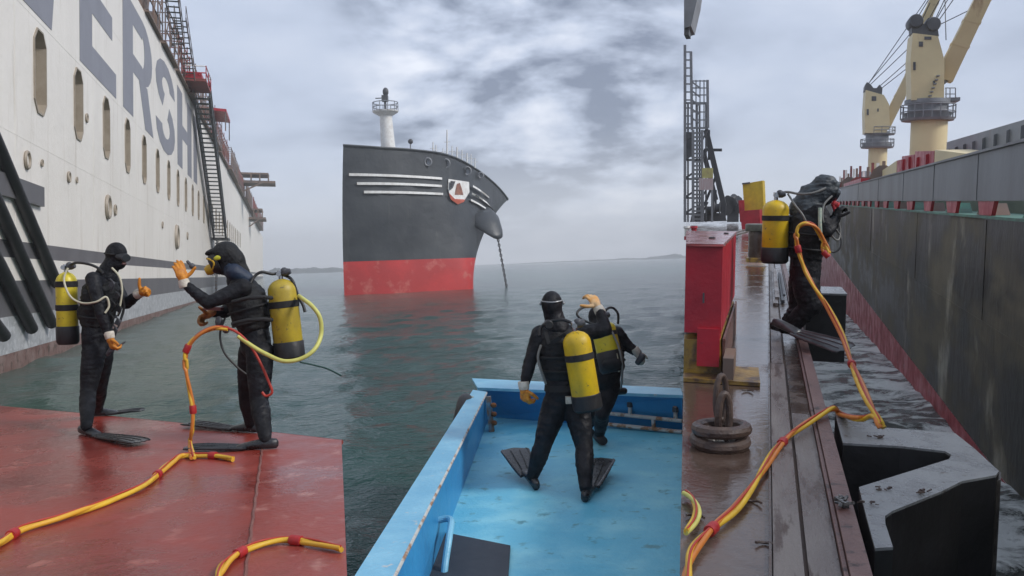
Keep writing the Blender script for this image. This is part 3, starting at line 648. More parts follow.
# mooring fairleads
for x, y, r_ in ((428, 162, .42), (446, 163.5, .48), (467.5, 171, .46), (481, 175.5, .34)):
    c = onhull(x, y); mb = MB(); ax = perp(c - EYE); mb.tube([c + ax[0] * math.cos(a) * r_ * .85 + ax[1] * math.sin(a) * r_ for a in [2 * math.pi * i / 14 for i in range(14)]], .13, 6, closed=True)
    o = mid.part('fairlead', mb, grey_st); m2 = MB(); m2.lathe(c + V((0, .12, 0)), c + V((0, .22, 0)), [(0, r_ * .9), (1, r_ * .9)], 14); mid.part('opening', m2, mat('sky_grey_opening', (.30, .32, .36)), parent=o)
# anchor bolster at the right and chain
ax_ = [W.at(485, 214, 106), W.at(487, 226, 105.4), W.at(493, 234, 105), W.at(497, 236, 104.8)]
mb = MB(); mb.ell([(W.at(478, 210, 107), V((1.6, 0, 0)), V((0, 1.8, .6))), (W.at(483, 219, 106.2), V((1.9, 0, .0)), V((0, 1.9, .9))), (W.at(490, 228, 105.5), V((1.45, 0, -.3)), V((0, 1.5, .8))), (W.at(495, 233, 105), V((.9, 0, -.3)), V((0, 1.0, .7))), (W.at(498, 236, 104.8), V((.35, 0, -.1)), V((0, .4, .3)))], 18)
mid.part('anchor_bolster', mb, black_hull, smooth=180)
t = Thing('anchor_chain', 'dark anchor chain running from the bow down into the sea', 'chain', WL(507, 283))
c0, c1 = W.at(498, 239, 104.8), W.at(507, 289, 104.5)
N_ = 20
for i in range(N_):
    p = c0.lerp(c1, (i + .5) / N_); d = (c1 - c0).normalized(); u, v_ = perp(d); s_ = u if i % 2 else v_; hl = (c1 - c0).length / N_ * .62
    mb = MB(); mb.tube([p + d * math.cos(a) * hl + s_ * math.sin(a) * .10 for a in [2 * math.pi * k / 10 for k in range(10)]], .075, 6, closed=True); t.part('link', mb, dk_st)
# foremast, lamp and antennas on the fore deck
def mast(px, py0, py1, depth, r_, mt=white_p): return W.at(px, py0, depth), W.at(px, py1, depth)
t = Thing('foremast', 'white radar mast with round railed platform rising above the black bow', 'mast', W.at(388.5, 152, 104))
b_, tp = W.at(388.5, 152, 104), W.at(385.5, 112, 104); mb = MB(); mb.tube([b_, b_.lerp(tp, .8), tp], [.85, .72, .7], 16); t.part('column', mb, white_p)
tz = tp.z; mb = MB(); mb.lathe(tp + V((0, 0, -.5)), tp + V((0, 0, .1)), [(0, .7), (.75, 1.45), (1, 1.5)], 18); t.part('platform', mb, white_p)
for zz_ in (.55, 1.05): mb = MB(); mb.tube([tp + V((math.cos(a) * 1.45, math.sin(a) * 1.45, zz_)) for a in [2 * math.pi * i / 18 for i in range(18)]], .05, 5, closed=True); t.part('rail', mb, grey_st)
for i in range(10): a = 2 * math.pi * i / 10; q = tp + V((math.cos(a) * 1.45, math.sin(a) * 1.45, 0)); mb = MB(); mb.bar(q, q + V((0, 0, 1.1)), .07); t.part('post', mb, grey_st)
mb = MB(); mb.tube([tp, tp + V((0, 0, 1.9))], .14, 8); mb.box(tp + V((-.35, -.35, 1.2)), tp + V((.35, .35, 1.9))); t.part('radar', mb, dk_st); mb = MB(); mb.ball(tp + V((.1, 0, 2.3)), (.35, .3, .5)); mb.bar(tp + V((-1.1, 0, 1.6)), tp + V((.2, 0, 1.6)), .1); t.part('horn', mb, dk_st)
t = Thing('deck_lamp', 'small round lamp on a thin stalk between mast and antennas', 'lamp', W.at(410.5, 151, 103))
mb = MB(); mb.tube([W.at(410.5, 151, 103), W.at(410.5, 144, 103)], .07, 6); t.part('stalk', mb, grey_st); mb = MB(); mb.ball(W.at(410.5, 141.5, 103), .3); t.part('head', mb, dk_st)
for j, (x, y0, y1, th) in enumerate(((433, 158, 142, .07), (436, 158, 145, .06), (447, 160, 130, .09), (443, 158, 148, .05), (452, 160, 146, .06), (457, 162, 147, .09), (462, 162, 150, .06), (467, 164, 153, .08), (471, 166, 154, .05), (475, 168, 158, .06))):
    t = Thing('antenna', ['leftmost short white antenna on the bow', 'second short white antenna from the left on the bow', 'tallest white antenna on the bow, with cross arm', 'low thin antenna left of the tallest one', 'short antenna just right of the tallest one', 'white antenna with a wide foot right of the tallest one', 'thin antenna in the middle of the right hand group', 'third white antenna from the right on the bow', 'second white antenna from the right on the bow', 'rightmost small white antenna on the bow'][j], 'antenna', W.at(x, y0, 106), W, 'white antennas on the bow')
    mb = MB(); mb.tube([W.at(x, y0, 106), W.at(x, y1, 106)], [th * 1.4, th], 6); t.part('rod', mb, white_p)
    mb = MB(); q = W.at(x, y0 * .4 + y1 * .6, 106); mb.bar(q - V((.35, 0, 0)), q + V((.35, 0, 0)), .07); t.part('cross_arm', mb, white_p)

# ================================================================== MIDDLE: blue work boat
ZB = 1.0
def b2(px, py, z=ZB): return W.on(px, py, 'z', z)
ZG = ZB + .42
boat = Thing('work_boat', 'open blue work boat with pale blue deck carrying two divers', 'boat', b2(560, 520, 0))
fl_n = V((b2(430, 576).x - .02, 1.2, ZB)); fl_f = b2(489, 417); fr_f = b2(682.5, 432)
gi_n = b2(392, 576, ZG); gi_f = b2(485.5, 393, ZG); go_f = b2(474, 391, ZG); go_n = b2(359, 576, ZG)
def extend(a, b, y): d = b - a; return a + d * ((y - a.y) / d.y)
gi0 = extend(gi_f, gi_n, 1.2); go0 = extend(go_f, go_n, 1.2)
fl0 = extend(fl_f, b2(430, 576), 1.2)
ur = b2(682.5, 396, ZG + .0); ul = b2(486, 388, ZG)
ub_l, ub_r = b2(478, 380, ZG), b2(682.5, 390.5, ZG)
rc = ray_cut(682.5, 1.2, ZB)
mb = MB(); mb.prism([fl0, fl_f, fr_f, ray_cut(682.5, 1.2, ZB)], (0, 0, -.05)); boat.part('deck', mb, boat_deck, smooth=0)
# hull below
ho = [extend(go_f, go_n, 1.2), b2(472, 385, ZG) , ub_l + V((.0, .08, 0)), ub_r + V((0, .08, 0)), ray_cut(682.4, 1.2, ZG)]
hb_ = MB(); top_ = [V((p.x, p.y, ZB - .06)) for p in ho]; bot_ = [V((p.x * .97 + .03, p.y * .99, -.5)) for p in ho]; hb_.add(bot_ + top_, [tuple(range(5))[::-1], tuple(range(5, 10))] + [(i, (i + 1) % 5, 5 + (i + 1) % 5, 5 + i) for i in range(5)]); boat.part('hull', hb_, boat_blue, smooth=0)
# port bulwark: inner face, outer face, flat rail
mb = MB(); a = [fl0 + V((0, 0, -.05)), fl_f + V((0, 0, -.05)), gi_f, gi0]; b_ = [V((go0.x, go0.y, ZB - .05)), V((go_f.x, go_f.y, ZB - .05)), go_f, go0]
mb.hexa([a[0], a[1], b_[1], b_[0]], [a[3] - V((0, 0, .02)), a[2] - V((0, 0, .02)), b_[2] - V((0, 0, .02)), b_[3] - V((0, 0, .02))]); boat.part('port_bulwark', mb, boat_blue, smooth=0)
mb = MB(); e_ = V((.012, 0, 0)); mb.hexa([gi0 + e_ - V((0, 0, .018)), gi_f + e_ - V((0, 0, .018)), go_f - e_ - V((0, 0, .018)), go0 - e_ - V((0, 0, .018))], [gi0 + e_ + V((0, 0, .015)), gi_f + e_ + V((0, 0, .015)), go_f - e_ + V((0, 0, .015)), go0 - e_ + V((0, 0, .015))]); boat.part('port_rail', mb, boat_rail, smooth=0)
mb = MB(); mb.tube([gi0 + V((.012, 0, -.0)), gi_f + V((.012, 0, 0))], .012, 8); boat.part('rail_bead', mb, rail_w)
# forward bulwark
mb = MB(); mb.hexa([fl_f, fr_f, V((ub_r.x, ub_r.y, ZB)), V((ub_l.x, ub_l.y, ZB))], [V((ul.x, ul.y, ZG - .02)), V((ur.x, ur.y, ZG - .02)), V((ub_r.x, ub_r.y, ZG - .02)), V((ub_l.x, ub_l.y, ZG - .02))]); boat.part('forward_bulwark', mb, boat_blue, smooth=0)
mb = MB(); dn = V((0, 0, .02)); mb.hexa([ul - dn - V((.1, .02, 0)), ur - dn - V((0, .02, 0)), ub_r + V((0, .1, -.02)), ub_l + V((-.08, .1, -.02))], [ul - V((.1, .02, -.012)), ur - V((0, .02, -.012)), ub_r + V((0, .1, .012)), ub_l + V((-.08, .1, .012))]); boat.part('forward_rail', mb, boat_rail, smooth=0)
# corner post, rusty
mb = MB(); q0, q1 = b2(488, 416), V((gi_f.x + .05, gi_f.y - .06, ZG - .01)); q1.z = ZG - .03
mb.bar(V((gi_f.x + .06, gi_f.y - .10, ZB)), V((gi_f.x + .03, gi_f.y - .08, ZG - .03)), .12, .06); boat.part('corner_post', mb, mat('stained_post', (.20, .13, .09), (.12, .3, .42), rough=.7, scale=12))
for zf in (.1, .2, .3):
    mb = MB(); c = V((gi_f.x + .09, gi_f.y - .15, ZB + zf)); mb.ball(c, (.035, .03, .03)); boat.part('lashing', mb, rust)
# pipe rack on the forward bulwark
def fw(px, py, off=.12):     # point just inside the forward bulwark
    d = (fr_f - fl_f); nrm = V((d.y, -d.x, 0)).normalized()
    if nrm.y > 0: nrm = -nrm
    p0 = fl_f + nrm * off; o = EYE; r_ = RW @ cray(px, py); t_ = (p0 - o).dot(nrm) / r_.dot(nrm); return o + r_ * t_
rack = Thing('pipe_rack', 'chipped white pipe rack fixed low on the forward bulwark of the blue boat', 'rack', fw(640, 430))
for pts in (((605, 413), (653, 418)), ((653, 418), (682, 421)), ((606, 424), (682, 432)), ((604, 399), (606, 424)), ((630, 401), (630, 415)), ((653, 417), (654, 430)), ((675.5, 406), (675.5, 421))):
    mb = MB(); mb.tube([fw(*pts[0]), fw(*pts[1])], .022, 8); rack.part('pipe', mb, rail_w)
for x, y in ((604, 399), (630, 402), (675.5, 407)): mb = MB(); mb.tube([fw(x, y), fw(x, y + 5)], .034, 8); rack.part('pipe_cap', mb, dk_st)
# rubber mat, grab handle
mb = MB(); mb.prism([b2(x, y, ZB + .004) for x, y in ((446, 535), (510.5, 548), (508, 583), (420, 592))], (0, 0, .018)); single('rubber_mat', mb, matm, 'dark rubber mat lying on the pale blue deck by the port bulwark', 'mat', smooth=0)
m_ = MB(); hp = [b2(x, y, ZB + .05 + dz) for x, y, dz in ((442, 577, 0), (434, 556, .10), (438, 548, .12), (428, 545, .14))]
hq = extend(fl_f, b2(430, 576), 5.6)
m_.tube(spline([V((hq.x - .02, 5.85, ZB + .22)), V((hq.x + .10, 5.82, ZB + .24)), V((hq.x + .11, 5.6, ZB + .20)), V((hq.x + .09, 5.5, ZB + .08)), V((hq.x + .08, 5.45, ZB))], 5), .022, 10); boat.part('grab_handle', m_, boat_rail)
# eye plates and scraps on the deck; tyre fender outside
t = Thing('tyre_fender', 'black rubber fender hanging outside the port bow of the blue boat', 'fender', b2(462, 405, .8))
c = go_f + V((-.12, -.6, -.22)); mb = MB(); mb.tube([c + V((math.cos(a) * .05, math.sin(a) * .24, math.cos(a) * .20)) for a in [2 * math.pi * i / 20 for i in range(20)]], .085, 10, closed=True); t.part('tyre', mb, rubber)
mb = MB(); mb.tube([c + V((0, 0, .2)), go_f + V((.02, -.6, .02))], .012, 6); t.part('rope', mb, hose_w)
# ================================================================== RIGHT: pontoon deck
ZD = -1.4
def d3(px, py, z=ZD): return D3.on(px, py, 'z', z)
def a3(px, py, y): return D3.at(px, py, y)
def cutx(y, z, px=683.0):      # lateral place of the pontoon's straight left side
    p = D3.on(px, 400, 'z', ZD); return V((p.x * y / p.y, y, z))
FAR3, NR3 = 150.0, 1.2
pt = Thing('pontoon', 'wet rusty pontoon deck alongside the dark ship hull', 'pontoon', (0, 8, ZD), D3)
XA, XB, XC, XD_ = .052, .183, .332, .402
mb = MB()
rows = [NR3 * (FAR3 / NR3) ** (i / 24) for i in range(25)]
for a, b in zip(rows[:-1], rows[1:]): mb.quad(cutx(a, a and ZD), V((XA, a, ZD)), V((XA, b, ZD)), cutx(b, ZD))
pt.part('deck', mb, wet_deck, smooth=0)
mb = MB(); mb.prism([cutx(NR3, ZD - .02), V((XD_ - .01, NR3, ZD - .02)), V((XD_ - .01, FAR3, ZD - .02)), cutx(FAR3, ZD - .02)], (0, 0, -.9)); pt.part('side_shell', mb, scaf_b, smooth=0)
def long_piece(x0, x1, z0, z1, mt, nm, y0=NR3, y1=FAR3, lab=None):
    mb = MB(); mb.box((x0, y0, z0), (x1, y1, z1)); return pt.part(nm, mb, mt, smooth=0, label=lab)
long_piece(XA + .004, XB - .016, ZD - .2, ZD + .022, beam_m, 'beam', NR3, 7.9); long_piece(XA + .012, XB - .02, ZD - .2, ZD + .02, beam_m, 'beam', 7.93, 25)
long_piece(XB + .002, XC - .03, ZD - .2, ZD + .010, beam_m, 'beam', NR3, 6.1); long_piece(XB + .002, XC - .03, ZD - .2, ZD + .004, gutter, 'gutter', 6.12, FAR3)
long_piece(XC - .026, XC - .010, ZD - .2, ZD + .03, kerb_m, 'flat_bar')
long_piece(XC - .006, XD_, ZD - .5, ZD + .045, kerb_m, 'kerb')
long_piece(XA - .012, XA - .001, ZD - .1, ZD + .016, gutter, 'flat_bar')
# loose steel bars on the deck edge
for (x0, x1, y0, y1, lab) in ((.10, .165, 12.2, 18.6, 'pale flat steel bar lying along the pontoon edge behind the diver'), (.21, .25, 12.6, 17.5, 'dark narrow steel bar lying beside the pale bar on the pontoon')):
    mb = MB(); mb.box((x0, y0, ZD + .026), (x1, y1, ZD + .07)); mb.box((x0 + .03, y0 + .5, ZD + .068), (x1 + .02, y1 - .6, ZD + .1)); single('steel_bar', mb, beam_m if x0 < .2 else dk_st, lab, 'bar', D3, smooth=0)
# yellow plinth and red locker
def c3(px, py, y): return D3.at(px, py, y)
PY = 7.24
pl = Thing('plinth', 'chipped yellow steel plinth carrying the red locker', 'plinth', (-.6, PY, ZD), D3)
mb = MB(); mb.hexa([cutx(PY, ZD), V((-.315, PY, ZD)), V((-.315, 10.2, ZD)), cutx(10.2, ZD)], [cutx(PY, ZD + .30), V((-.335, PY, ZD + .30)), V((-.335, 10.2, ZD + .30)), cutx(10.2, ZD + .30)]); pl.part('block', mb, yel_p, smooth=0)
mb = MB(); mb.box((-.318, PY + .03, ZD + .002), (-.300, 10.1, ZD + .31)); pl.part('side_plate', mb, kerb_m, smooth=0)
mb = MB(); mb.prism([cutx(6.98, ZD + .006), V((-.02, 6.95, ZD + .006)), V((-.04, 7.6, ZD + .006)), V((-.31, 7.6, ZD + .006)), V((-.31, PY - .002, ZD + .006)), cutx(PY - .002, ZD + .006)], (0, 0, .028)); pl.part('foot_plate', mb, yel_p, smooth=0)
mb = MB(); mb.box((-.30, 7.0, ZD + .03), (-.22, 7.5, ZD + .20)); pl.part('bracket', mb, scaf_b, smooth=0)
rb_ = Thing('red_locker', 'big glossy red steel locker beside the wet deck', 'locker', (-.6, 8.5, ZD + .36), D3)
Z0, Z1_ = -1.04, -.354
mb = MB(); ch = .02
mb.hexa([cutx(PY - .04, Z0), V((-.33, PY - .04, Z0)), V((-.33, 10.25, Z0)), cutx(10.25, Z0)], [cutx(PY - .04, Z1_), V((-.33, PY - .04, Z1_)), V((-.33, 10.25, Z1_)), cutx(10.25, Z1_)]); rb_.part('body', mb, red_box, smooth=0)
mb = MB(); mb.hexa([cutx(PY - .07, Z1_ + .002), V((-.318, PY - .07, Z1_ + .002)), V((-.318, 10.3, Z1_ + .002)), cutx(10.3, Z1_ + .002)], [cutx(PY - .07, Z1_ + .02), V((-.325, PY - .06, Z1_ + .02)), V((-.325, 10.3, Z1_ + .02)), cutx(10.3, Z1_ + .02)]); rb_.part('lid', mb, mat('wet_red_lid', (.30, .05, .05), (.22, .09, .09), rough=.04, rough2=.3, scale=3, bump=.002, bscale=15), smooth=0)
mb = MB(); mb.box((-.51, PY - .075, -1.30), (-.338, PY - .04 - .002, -1.0)); mb.box((-.51, PY - .04, -1.30), (-.34, PY + .2, -1.045)); rb_.part('leg_bracket', mb, red_box, smooth=0)
mb = MB(); mb.box((-.475, PY - .052, -.80), (-.462, PY - .041, -.72)); rb_.part('latch', mb, dk_st, smooth=0)
mb = MB(); rb_.part('lid_bolt', MB().lathe((-.47, 8.2, Z1_ + .02), (-.47, 8.2, Z1_ + .035), [(0, .03), (1, .03)], 10), dk_st); mb.lathe((-.40, 9.4, Z1_ + .02), (-.40, 9.4, Z1_ + .035), [(0, .025), (1, .025)], 10); rb_.part('lid_bolt', mb, dk_st)
# rusty rings and shackle on the wet deck
def torus(mb, c, ax, R_, r_, n=28, m=10, sq=1.0):
    u, v = perp(V(ax)); mb.tube([V(c) + u * math.cos(a) * R_ + v * math.sin(a) * R_ * sq for a in [2 * math.pi * i / n for i in range(n)]], r_, m, closed=True)
c = d3(720, 446, ZD); 
t = Thing('chain_pile', 'coiled rusty ring chain standing in the brown puddle', 'chain', (c.x, c.y, ZD), D3)
for k, (dx, dy, zz_, R_, ax) in enumerate(((0, .0, .035, .150, (.02, -.05, 1)), (.006, -.005, .105, .148, (-.04, .05, 1)))):
    mb = MB(); torus(mb, (c.x + dx, c.y + dy, ZD + zz_), ax, R_, .036, sq=.92); t.part('ring', mb, chain_m)
for dx, dy, zz_, rx, ry, rz, r_ in ((.018, .0, .17, .030, .02, .135, .021), (-.005, .10, .26, .028, .03, .13, .018)):
    mb = MB(); mb.tube([V((c.x + dx + rx * math.cos(a), c.y + dy + ry * math.cos(a), ZD + zz_ + rz * math.sin(a))) for a in [2 * math.pi * i / 24 for i in range(24)]], r_, 10, closed=True); t.part('link', mb, chain_m)
mb = MB()
for i in range(9): mb.ball((c.x + R.uniform(-.07, .07), c.y + R.uniform(-.05, .05), ZD + .03 + .03 * R.random()), R.uniform(.015, .035), 6, 4)
t.part('debris', mb, mat('pale_debris', (.42, .42, .40), (.2, .18, .16), rough=.8, scale=30))
# scraps
for i, (x, y) in enumerate(((694, 520), (752, 505), (765, 548), (747, 392))):
    p = d3(x, y, ZD + .012); pts = [p + V((math.cos(a) * .045, math.sin(a) * .07, .004 * math.sin(a * 3))) for a in [.4 + .35 * k for k in range(7)]]
    mb = MB(); mb.tube(pts, .006, 6); single('scrap_hook', mb, chain_m, ['bent wire scrap at the left rim of the deck puddle', 'small bent scrap between puddle and beam', 'curved rusty scrap lying near the bottom of the wet deck', 'small scrap behind the rusty ring chain'][i], 'scrap', D3)
# bollard, red box, yellow board
bl = Thing('bollard', 'grey capped bollard with yellow foot on the wet deck', 'bollard', c3(756, 262, 20.5), D3)
bz = c3(756, 262, 20.5)
for nm, z0, z1, w_, mt_ in (('foot', 0, .10, .21, yel_p), ('column', .10, .68, .17, gutter), ('cap', .68, .84, .24, mat('bollard_cap', (.16, .17, .14), (.10, .10, .085), rough=.4, scale=6))):
    mb = MB(); mb.lathe(bz + V((0, 0, z0)), bz + V((0, 0, z1)), [(0, w_), (.1, w_ * 1.04), (.9, w_ * 1.04), (1, w_ * .96)], 16); bl.part(nm, mb, mt_)
t = Thing('yellow_board', 'upright yellow steel board standing behind the red bin', 'board', c3(753, 229, 44), D3)
q = [c3(742.5, 184, 44), c3(762.5, 180.5, 44), c3(764.5, 229, 44), c3(745.5, 229, 44)]; mb = MB(); mb.prism(q, (.1, .9, 0)); t.part('panel', mb, yel_s, smooth=0)
mb = MB(); q = [c3(742, 183, 43.9), c3(750, 182, 43.9), c3(750, 183.5, 43.9), c3(742, 184.5, 43.9)]; mb.prism(q, (0, .08, 0)); t.part('rim', mb, dk_st, smooth=0)
t = Thing('red_bin', 'low red steel bin in front of the yellow board', 'bin', c3(750, 231, 42), D3)
mb = MB(); mb.prism([c3(740, 211, 42), c3(759.5, 209.5, 42), c3(760.5, 231, 42), c3(742, 231, 42)], (.1, 1.2, 0)); t.part('body', mb, red_box, smooth=0)
mb = MB(); mb.prism([c3(738.5, 200.5, 43.4), c3(744, 200, 43.4), c3(745, 222, 43.4), c3(740, 222, 43.4)], (0, .5, 0)); t.part('post', mb, red_box, smooth=0)
# gear and shed legs at the far left: stair tower
TY = 50
tw = Thing('stair_tower', 'grey steel stair tower with galleries at the far left of the pontoon', 'tower', c3(694, 224, TY), D3)
def tp_(px, py, dy=0): return a3(px, py, TY + dy)
def beam(pts, w_, mt, nm, th=tw):
    mb = MB()
    for a, b in pts: mb.bar(a, b, w_)
    return th.part(nm, mb, mt, smooth=0)
for x0, y0, x1, y1 in ((685, 45, 685, 222), (691, 52, 692, 130), (693, 130, 693, 222), (702, 130, 702, 222), (707.5, 80, 708, 128)): beam([(tp_(x0, y0), tp_(x1, y1))], .14, grey_st, 'post'); beam([(tp_(x0, y0, 1.6), tp_(x1, y1, 1.6))], .12, grey_st, 'post')
for y in (52, 60, 68, 76, 84, 92, 100, 108, 116, 124): beam([(tp_(684, y), tp_(692, y))], .07, grey_st, 'rung')
for y in (81, 88, 95, 104, 112, 120): beam([(tp_(692, y), tp_(708, y))], .06, grey_st, 'rail')
for x in (696, 700, 704): beam([(tp_(x, 80), tp_(x, 128))], .06, grey_st, 'rail')
for y in (102, 127): mb = MB(); mb.hexa([tp_(684, y + 2), tp_(708, y + 2), tp_(708, y + 2, 2), tp_(684, y + 2, 2)], [tp_(684, y), tp_(708, y), tp_(708, y, 2), tp_(684, y, 2)]); tw.part('platform', mb, grey_st, smooth=0)
for i in range(22): y = 133 + i * 4.1; beam([(tp_(693.5, y), tp_(701.5, y))], .10, grey_st, 'tread')
for y in (141, 160, 179, 198, 214): beam([(tp_(684, y), tp_(693, y - 6))], .1, dk_st, 'brace'); beam([(tp_(702, y), tp_(708, y - 12))], .08, dk_st, 'brace'); beam([(tp_(684, y, 1.6), tp_(703, y, 1.6))], .1, dk_st, 'rail')
for x in (688, 697, 699.5, 706): beam([(tp_(x, 104, 1.2), tp_(x, 222, 1.2))], .09, dk_st, 'post')
mb = MB(); mb.hexa([tp_(684, 157), tp_(693, 157), tp_(693, 157, 2), tp_(684, 157, 2)], [tp_(684, 132), tp_(694, 132), tp_(694, 132, 2), tp_(684, 132, 2)]); tw.part('cabin', mb, dk_st, smooth=0)
for i in range(5): beam([(tp_(692, 82 + i * 9), tp_(700, 88 + i * 9))], .08, grey_st, 'brace')
gy = Thing('gantry_leg', 'dark slanting gantry leg and winch base right of the stair tower', 'gantry', c3(710, 222, TY + 3), D3)
for x0, y0, x1, y1, w_ in ((706, 130, 724, 206, .30), (703, 150, 716, 200, .26), (704, 150, 722, 150, .16), (709, 130, 709, 160, .12), (716, 176, 704, 206, .14), (724, 204, 724, 221, .2), (714, 190, 714, 221, .3)): beam([(tp_(x0, y0, 3), tp_(x1, y1, 3))], w_, dk_st, 'strut', gy)
mb = MB(); mb.hexa([tp_(690, 222, 2.4), tp_(727, 221, 2.4), tp_(727, 221, 5), tp_(690, 222, 5)], [tp_(692, 213, 2.4), tp_(724, 213, 2.4), tp_(724, 213, 5), tp_(692, 213, 5)]); gy.part('base', mb, dk_st, smooth=0)
for x, y, r_ in ((709, 210, .35), (717, 208, .4), (701, 211, .4)): mb = MB(); mb.lathe(tp_(x - 3, y, 2), tp_(x + 3, y, 2), [(0, r_), (.2, r_ * .6), (.8, r_ * .6), (1, r_)], 14); gy.part('drum', mb, dk_st)
t = Thing('far_winch', 'dark clump of deck machinery seen small beyond the gantry leg', 'winch', c3(732, 214, 58), D3)
for k, (x, y, s_) in enumerate(((729, 208, .5), (734, 204, .45), (737, 209, .4), (731, 200, .3))): mb = MB(); mb.lathe(a3(x - 3, y, 58), a3(x + 3, y - 1.5, 58.6), [(0, s_), (.3, s_ * .5), (.7, s_ * .5), (1, s_)], 10); t.part('drum', mb, dk_st)
mb = MB(); mb.box(a3(727, 222, 58), a3(739, 209, 59)); t.part('base', mb, dk_st, smooth=0)
sg = Thing('notice_board', 'faded yellow and pink notice board on the stair tower', 'sign', tp_(708, 195, -.4), D3)
mb = MB(); mb.prism([tp_(702, 168, -.4), tp_(713, 168, -.4), tp_(713, 178, -.4), tp_(702, 178, -.4)], (0, .05, 0)); sg.part('panel', mb, mat('faded_yellow', (.50, .47, .16), (.4, .33, .15), rough=.6, scale=3), smooth=0)
mb = MB(); mb.prism([tp_(699, 178.3, -.4), tp_(713, 178.3, -.4), tp_(713, 190, -.4), tp_(699, 190, -.4)], (0, .05, 0)); sg.part('panel', mb, mat('faded_pink', (.45, .32, .33), (.5, .45, .45), rough=.6, scale=6, stretch=(3, 1, .3)), smooth=0)
for x in (703, 712): beam([(tp_(x, 190, -.35), tp_(x, 222, -.35))], .1, grey_st, 'post', sg)
t = Thing('overhead_boom', 'dark boom end hanging into the top left above the stair tower', 'boom', a3(688, 10, 30), D3)
mb = MB(); mb.prism([a3(684, -30, 30), a3(701, -30, 30), a3(697, 0, 30), a3(691, 26, 30), a3(684, 28, 30)], (0, 1.6, 0)); t.part('box_girder', mb, grey_st, smooth=0)
mb = MB(); mb.box(a3(684, 35, 30.2), a3(691, 27, 31)); t.part('end_plate', mb, dk_st, smooth=0)
t = Thing('small_bitt', 'little red and white bitt behind the red locker', 'bitt', c3(690, 232, 33), D3)
for x in (687, 694): mb = MB(); mb.lathe(c3(x, 240, 33), c3(x, 226, 33), [(0, .09), (.8, .09), (.85, .13), (1, .12)], 12); t.part('post', mb, red_box if x > 690 else white_p)
mb = MB(); mb.box(c3(684, 240, 32.9), c3(697, 236, 33.4)); t.part('base', mb, red_box, smooth=0)
mb = MB(); mb.bar(c3(733, 233, 36), c3(745, 230, 38), .12, .05); mb.bar(c3(729, 237, 33), c3(748, 231.5, 36), .08, .06); single('deck_plank', mb, beam_m, 'thin dark planks lying on the wet deck left of the bollard', 'plank', D3, smooth=0)

# ================================================================== RIGHT: fenders over the side
fb = Thing('block_fender', 'black rubber block fender hanging beside the bent diver', 'fender', (.6, 9.9, ZD), D3)
mb = MB(); mb.hexa([(.41, 9.75, -1.66), (.80, 9.75, -1.66), (.80, 10.5, -1.66), (.41, 10.5, -1.66)], [(.41, 9.75, -.965), (.80, 9.75, -.965), (.80, 10.5, -.965), (.41, 10.5, -.965)]); fb.part('block', mb, fend_blk, smooth=0)
mb = MB(); mb.box((.405, 9.74, -.963), (.805, 10.52, -.945)); fb.part('top_face', mb, fend_top, smooth=0)
fz = -1.36
outl = [(835, 413), (879, 427), (955, 433), (975, 449), (999, 471), (996, 475), (962, 481), (942, 491), (892, 511), (885, 516), (885.5, 524), (893, 547), (875, 548), (866, 515), (859, 487), (949, 459), (951.5, 455), (945, 451), (900, 446), (843, 443)]
ff = Thing('leg_fender', 'black leg fender with wet grey top face and wedge openings', 'fender', d3(920, 470, fz), D3)
P_ = [d3(x, y, fz) for x, y in outl]
mb = MB(); mb.prism(P_, (0, 0, -.012)); ff.part('top_face', mb, fend_top, smooth=0)
cx = sum((p.x for p in P_)) / len(P_); cy = sum((p.y for p in P_)) / len(P_)
mb = MB(); mb.prism([V((p.x, p.y, p.z - .013)) for p in P_], (0, 0, -.95)); ff.part('body', mb, fend_blk, smooth=0)
hole = [d3(x, y, fz - .30) for x, y in ((840, 441), (950, 449), (954, 456), (858, 490))]
mb = MB(); mb.prism([V((.33, 3.9, fz - .55)), V((1.0, 3.9, fz - .55)), V((1.15, 4.9, fz - .55)), V((.42, 5.9, fz - .55))], (0, 0, -.2)); ff.part('void_shade_plate', mb, fend_blk, smooth=0)  # added black plate, standing in for the shade inside the wedge openings
mb = MB(); mb.prism([d3(x, y, fz - .04) for x, y in ((955, 434), (1001, 472), (1001, 480), (970, 486), (963, 478))], (0, 0, -.9)); ff.part('mount_block', mb, mat('worn_brown_rubber', (.035, .03, .027), (.09, .08, .07), rough=.5, scale=14, bump=.01, bscale=30), smooth=0)
for i, (x, y) in enumerate(((868, 503), (886, 489), (925, 493), (877, 437))):
    p = d3(x, y, fz + .006); mb = MB()
    for k in range(8): q_ = p + V((R.uniform(-.03, .03), R.uniform(-.02, .02), R.uniform(0, .006))); mb.bar(q_, q_ + V((R.uniform(-.025, .025), R.uniform(-.02, .02), R.uniform(0, .006))), R.uniform(.003, .010))
    single('debris_clump', mb, chain_m, ['dark debris clump at the kerb end of the leg fender', 'debris clump on the diagonal arm of the leg fender', 'small debris bits farther right on the fender arm', 'debris by the hose end on the leg fender'][i], 'debris', D3)
mb = MB(); q = d3(846, 502, ZD + .06)
for k in range(14): q_ = q + V((R.uniform(-.03, .015), R.uniform(-.06, .06), R.uniform(-.03, .01))); mb.bar(q_, q_ + V((R.uniform(-.03, .03), R.uniform(-.03, .03), R.uniform(-.01, .015))), R.uniform(.008, .02))
single('shackle_lump', mb, mat('wet_dark_lump', (.03, .03, .03), (.2, .19, .18), rough=.2, scale=40), 'wet knobbly lump on the kerb by the leg fender', 'shackle', D3)

